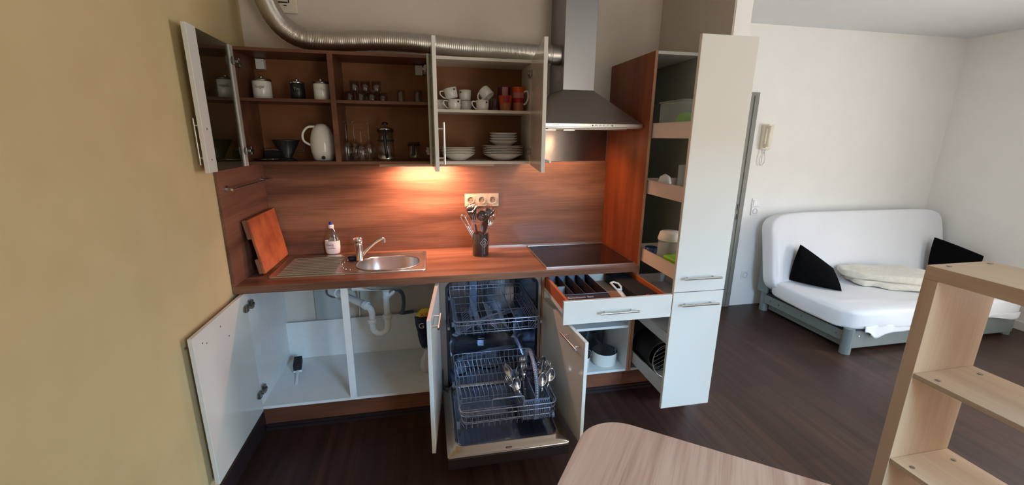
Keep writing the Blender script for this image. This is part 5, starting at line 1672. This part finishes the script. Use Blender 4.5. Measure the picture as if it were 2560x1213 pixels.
def pillow_surface(cx, cy, cz, hx, hy, hz, p=0.35, nu=56, nv=28):
    """superellipsoid box of rounded bedding"""
    mb = MB()
    rings = []
    for j in range(nv + 1):
        ph = -PI / 2 + PI * j / nv
        rings.append([(cx + hx * se(math.cos(ph), p) * se(math.cos(2 * PI * k / nu), p), cy + hy * se(math.cos(ph), p) * se(math.sin(2 * PI * k / nu), p), cz + hz * se(math.sin(ph), p)) for k in range(nu)])
    n = nu
    vs = [q for r_ in rings for q in r_]
    fs = [(i * n + k, i * n + (k + 1) % n, (i + 1) * n + (k + 1) % n, (i + 1) * n + k) for i in range(nv) for k in range(n)]
    mb.add(vs, fs, True)
    return mb


seat = pillow_surface(5.085, 0.02, 0.282, 0.950, 0.440, 0.093, 0.26, 150, 40)
for p in seat.v:
    if p.y > 0.20:
        p.z += 0.05 * (p.y - 0.20)
    q = noise.noise(Vector((p.x * 2.2, p.y * 3.0, 1.3)))
    # long drag folds fanning from the left rear corner and across the front
    f1 = max(0, math.sin(p.x * 7 + p.y * 26 + 4 * noise.noise(Vector((p.x * 1.5, p.y * 2, 7))))) ** 3
    m1 = max(0, noise.noise(Vector((p.x * 1.7, p.y * 1.9, 9.1))) + 0.12)
    p.z += q * 0.012 + 0.016 * f1 * m1
    if p.y < -0.36 or p.x < 4.16:
        s1 = noise.noise(Vector((p.x * 3.2 + p.z * 9, p.y * 3, p.z * 3)))
        p.y -= 0.016 * max(0, s1) if p.y < -0.36 else 0
        p.x -= 0.016 * max(0, s1) if p.x < 4.16 else 0
        p.z -= 0.018 * max(0, noise.noise(Vector((p.x * 2.1, p.y * 2.3, 3.3))))
seat.build('seat_mattress', 'sheet', so)
back = pillow_surface(5.125, 0, 0, 1.020, 0.090, 0.385, 0.26, 150, 60)
rx = Matrix.Translation((0, 0.448, 0.602)) @ Matrix.Rotation(R(-13), 4, 'X')
for i, p in enumerate(back.v):
    q = noise.noise(Vector((p.x * 1.8, 3.1, p.z * 2.2)))
    v = Vector((p.x + 0.012 * noise.noise(Vector((0, 1.1, p.z * 6))), p.y + q * 0.012, p.z + 0.010 * noise.noise(Vector((p.x * 1.2, 5.0, 0)))))
    if p.y < 0:
        # pulled folds running up and left from the right hand cushion
        d_ = Vector((p.x - 5.84, p.z - 0.02))
        if d_.x < 0 and d_.length < 0.8:
            ang = math.atan2(d_.y, -d_.x)
            v.y -= 0.016 * math.exp(-d_.length * 3.2) * max(0, math.sin(ang * 13)) ** 2
        e_ = Vector((p.x - 4.22, p.z + 0.24))
        if e_.length < 0.5:
            ang = math.atan2(e_.y, e_.x)
            v.y -= 0.014 * math.exp(-e_.length * 4) * max(0, math.sin(ang * 11)) ** 2
    back.v[i] = rx @ v
back.build('back_mattress', 'sheet', so)
# the sheet's loose hem over the front edge
hem = MB()


def hemf(u, v):
    x = 4.28 + u * 1.62
    drop = 0.045 + 0.030 * math.sin(u * 7) + 0.030 * noise.noise(Vector((u * 6, 0, 2))) + 0.055 * math.exp(-((u - 0.075) / 0.035) ** 2)
    z = 0.255 - v * max(0.02, drop) - 0.01
    y = -0.420 - 0.004 * math.sin(u * 60 + v) * v - 0.010 * noise.noise(Vector((u * 14, v, 0.5)))
    return (x, y, z)


hem.grid(hemf, 110, 6)
hem.build('sheet_hem', 'sheet', so, solid=0.003)


def cushion(corners, thick, label, n=22):
    """scatter cushion spanned between four corner points, pinched at the corners"""
    c = [Vector(q) for q in corners]
    nrm = (c[1] - c[0]).cross(c[3] - c[0]).normalized()
    mb = MB()
    for sgn in (1, -1):
        def f(u, v, sgn=sgn):
            # edges bow inwards a little between the corners
            du, dv = 2 * u - 1, 2 * v - 1
            uu = 0.5 + 0.5 * du * (1 + 0.05 * (1 - dv * dv))
            vv = 0.5 + 0.5 * dv * (1 + 0.03 * (1 - du * du))
            p = c[0] * (1 - uu) * (1 - vv) + c[1] * uu * (1 - vv) + c[2] * uu * vv + c[3] * (1 - uu) * vv
            h = thick * ((1 - du ** 4) * (1 - dv ** 4)) ** 0.55
            h *= 1 + 0.12 * noise.noise(p * 9)
            return p + nrm * h * sgn
        mb.grid(f, n, n)
    o = mb.build('cushion', 'cushion')
    return tag(o, label, 'cushion')


cushion([(4.250, 0.300, 0.385), (4.455, -0.040, 0.385), (4.640, 0.230, 0.50), (4.315, 0.310, 0.720)], 0.060, 'black cushion at the left end of the white sofa bed')
cushion([(5.800, 0.245, 0.39), (6.02, 0.02, 0.40), (6.12, 0.04, 0.60), (5.85, 0.290, 0.735)], 0.055, 'black cushion at the right end of the white sofa bed')

bk_ = thing('folded_blanket', 'folded cream fleece blanket lying on the seat of the sofa bed', 'blanket', (5.1, 0.0, 0.37))


def layer(c, hx, hy, hz, a, sd, p=0.42):
    mb = pillow_surface(0, 0, 0, hx, hy, hz, p, 110, 26)
    m_ = Matrix.Translation(c) @ Matrix.Rotation(R(a), 4, 'Z')
    for i, q in enumerate(mb.v):
        w_ = noise.noise(Vector((q.x * 4 + sd, q.y * 4, sd)))
        w2 = noise.noise(Vector((q.x * 11 + sd, q.y * 9, sd + 3)))
        crease = math.exp(-((q.y + 0.06 + 0.10 * q.x + 0.02 * math.sin(q.x * 8 + sd)) / 0.012) ** 2) + 0.8 * math.exp(-((q.y - 0.07 - 0.25 * q.x) / 0.015) ** 2)
        front = max(0.0, -q.y / hy - 0.7) * math.sin(q.x * 26 + 5 * w_ + sd) * 0.018
        taper = 1 - 0.30 * max(0, -q.x / hx)
        mb.v[i] = m_ @ Vector((q.x + 0.03 * w_, q.y * taper + 0.02 * w2 + front, q.z * (1 + 0.40 * w_) + 0.012 * w2 - (0.010 * crease if q.z > 0 else 0) + front * 0.4))
    return mb


layer((5.07, 0.030, 0.414), 0.34, 0.175, 0.034, -27, 1.0).build('lower_fold', 'blanket', bk_)
layer((5.08, 0.050, 0.475), 0.40, 0.185, 0.044, -27, 4.0).build('upper_fold', 'blanket', bk_)

# ============================================================ FAR WALL FITTINGS
ic = thing('intercom_handset', 'cream wall intercom with a hanging looped cord beside the grey door frame', 'intercom', (4.07, YF, 1.56))
MB().box(4.025, 4.130, YF - 0.030, YF - 0.001, 1.560, 1.782).build('base', 'plastic_cream', ic, bevel=0.006)
MB().tube([(4.062, YF - 0.062, 1.772), (4.062, YF - 0.058, 1.70), (4.060, YF - 0.058, 1.64), (4.058, YF - 0.062, 1.585)], 0.02, 14, rr=[0.022, 0.015, 0.015, 0.022], flat=0.8).cyl((4.062, YF - 0.060, 1.768), (4.062, YF - 0.030, 1.768), 0.018, 14).cyl((4.058, YF - 0.060, 1.590), (4.058, YF - 0.030, 1.590), 0.018, 14).build('handset', 'plastic_cream', ic)
lp = smooth_path([(4.070, YF - 0.045, 1.565), (4.060, YF - 0.03, 1.530), (4.040, YF - 0.02, 1.480), (4.045, YF - 0.02, 1.430), (4.072, YF - 0.02, 1.418), (4.092, YF - 0.02, 1.450), (4.088, YF - 0.02, 1.500), (4.078, YF - 0.02, 1.545), (4.085, YF - 0.02, 1.562)], 12)
cp_ = [p + Vector((0.004 * math.cos(i * 1.3), 0, 0.004 * math.sin(i * 1.3))) for i, p in enumerate(lp)]
MB().tube(cp_, 0.004, 7).build('cord', 'plastic_w', ic)
sw = thing('light_switch', 'white light switch directly above a socket beside the door frame', 'switch', (4.08, YF, 1.02))
MB().box(4.040, 4.121, YF - 0.010, YF - 0.001, 1.018, 1.098).build('frame', 'plastic_w', sw, bevel=0.002)
MB().box(4.052, 4.109, YF - 0.016, YF - 0.0102, 1.030, 1.086).build('rocker', 'plastic_w', sw, bevel=0.002)


def wall_socket(x, z, label):
    t = thing('wall_socket', label, 'socket', (x, YF, z - 0.04))
    MB().box(x - 0.040, x + 0.040, YF - 0.010, YF - 0.001, z - 0.040, z + 0.040).build('frame', 'plastic_w', t, bevel=0.002)
    MB().lathe([(0.028, 0), (0.026, 0.004), (0.022, 0.004), (0.020, -0.004), (0, -0.004)], (x, YF - 0.0105, z), 28, axis=(0, -1, 0)).build('insert', 'textlight', t)


wall_socket(4.082, 0.975, 'white socket directly under the light switch')
wall_socket(4.080, 0.325, 'white socket low on the far wall by the sofa bed leg')

# ============================================================ OPEN SHELF UNIT
su = thing('open_shelf_unit', 'birch open shelving unit standing on the floor at the right, nearest the camera', 'shelf unit', (2.84, -2.3, 0))
KX0, KX1, KY, KE = 2.690, 2.978, -1.715, -3.05
MB().box(KX0, KX1, KE, KY, 1.182, 1.230).build('top_board', 'beech_h', su, bevel=0.001)
MB().box(KX0, KX1, KY - 0.045, KY, 0.0, 1.1815).build('side_panel', 'beech', su, bevel=0.001)
MB().box(KX0, KX1, KE, KE + 0.045, 0.0, 1.1815).build('side_panel', 'beech', su, bevel=0.001)
for k, zz in enumerate((0.830, 0.462, 0.095)):
    MB().box(KX0 + 0.002, KX1 - 0.002, KE + 0.0455, KY - 0.0455, zz - 0.018, zz).build('shelf', 'beech_h', su, bevel=0.001)
MB().box(KX0 + 0.03, KX0 + 0.045, KE + 0.0455, KY - 0.0455, 0.0, 0.077).build('plinth', 'beech_h', su)
for x_, y_, zz in ((2.746, -1.745, 1.230), (2.935, -1.745, 1.230), (2.725, -1.815, 0.830), (2.930, -1.810, 0.830), (2.725, -1.815, 0.462), (2.925, -1.815, 0.462)):
    MB().cyl((x_, y_, zz + 0.0002), (x_, y_, zz + 0.0018), 0.0075, 16).build('screw_cap', 'zinc', su)

# ============================================================ TABLE
tb_ = thing('dining_table', 'pale wood table with rounded corner in the foreground', 'table', (1.75, -2.3, 0))
e1 = Vector((math.cos(R(-37.7)), math.sin(R(-37.7))))
e2 = Vector((-e1.y, e1.x)) * -1
cn_ = Vector((1.500, -1.645))  # the square corner the round one is cut from
Lx, Ly, rc = 1.15, 0.75, 0.135
poly = []
for (cx, cy), a0 in (((rc, rc), 180), ((Lx - rc, rc), 270), ((Lx - rc, Ly - rc), 0), ((rc, Ly - rc), 90)):
    poly += arc((cx, cy), rc, a0, a0 + 90, 14)
poly = [tuple(cn_ + e1 * a + e2 * b) for a, b in poly]
rx_ = Matrix.Translation((0, 0, 0))
tt = MB()
tt.prism(poly, 0.713, 0.740, False)
# mesh in the table's own axes so that the grain runs along it
to = tt.build('table_top', 'tabletop', tb_, bevel=0.002)
for a, b in ((0.10, 0.10), (Lx - 0.10, 0.10), (Lx - 0.10, Ly - 0.10), (0.10, Ly - 0.10)):
    q = cn_ + e1 * a + e2 * b
    MB().cyl((q.x, q.y, 0), (q.x, q.y, 0.7125), 0.025, 24).build('leg', 'nickel', tb_)
# grain direction of the table top
nt = M['tabletop'].node_tree
for nd in nt.nodes:
    if nd.type == 'MAPPING':
        nd.vector_type = 'TEXTURE'
        nd.inputs['Scale'].default_value = [1 / q for q in nd.inputs['Scale'].default_value]
        nd.inputs['Rotation'].default_value = (0, 0, R(50))

# the three cutlery prototypes already stand in the basket; nothing is left at the origin
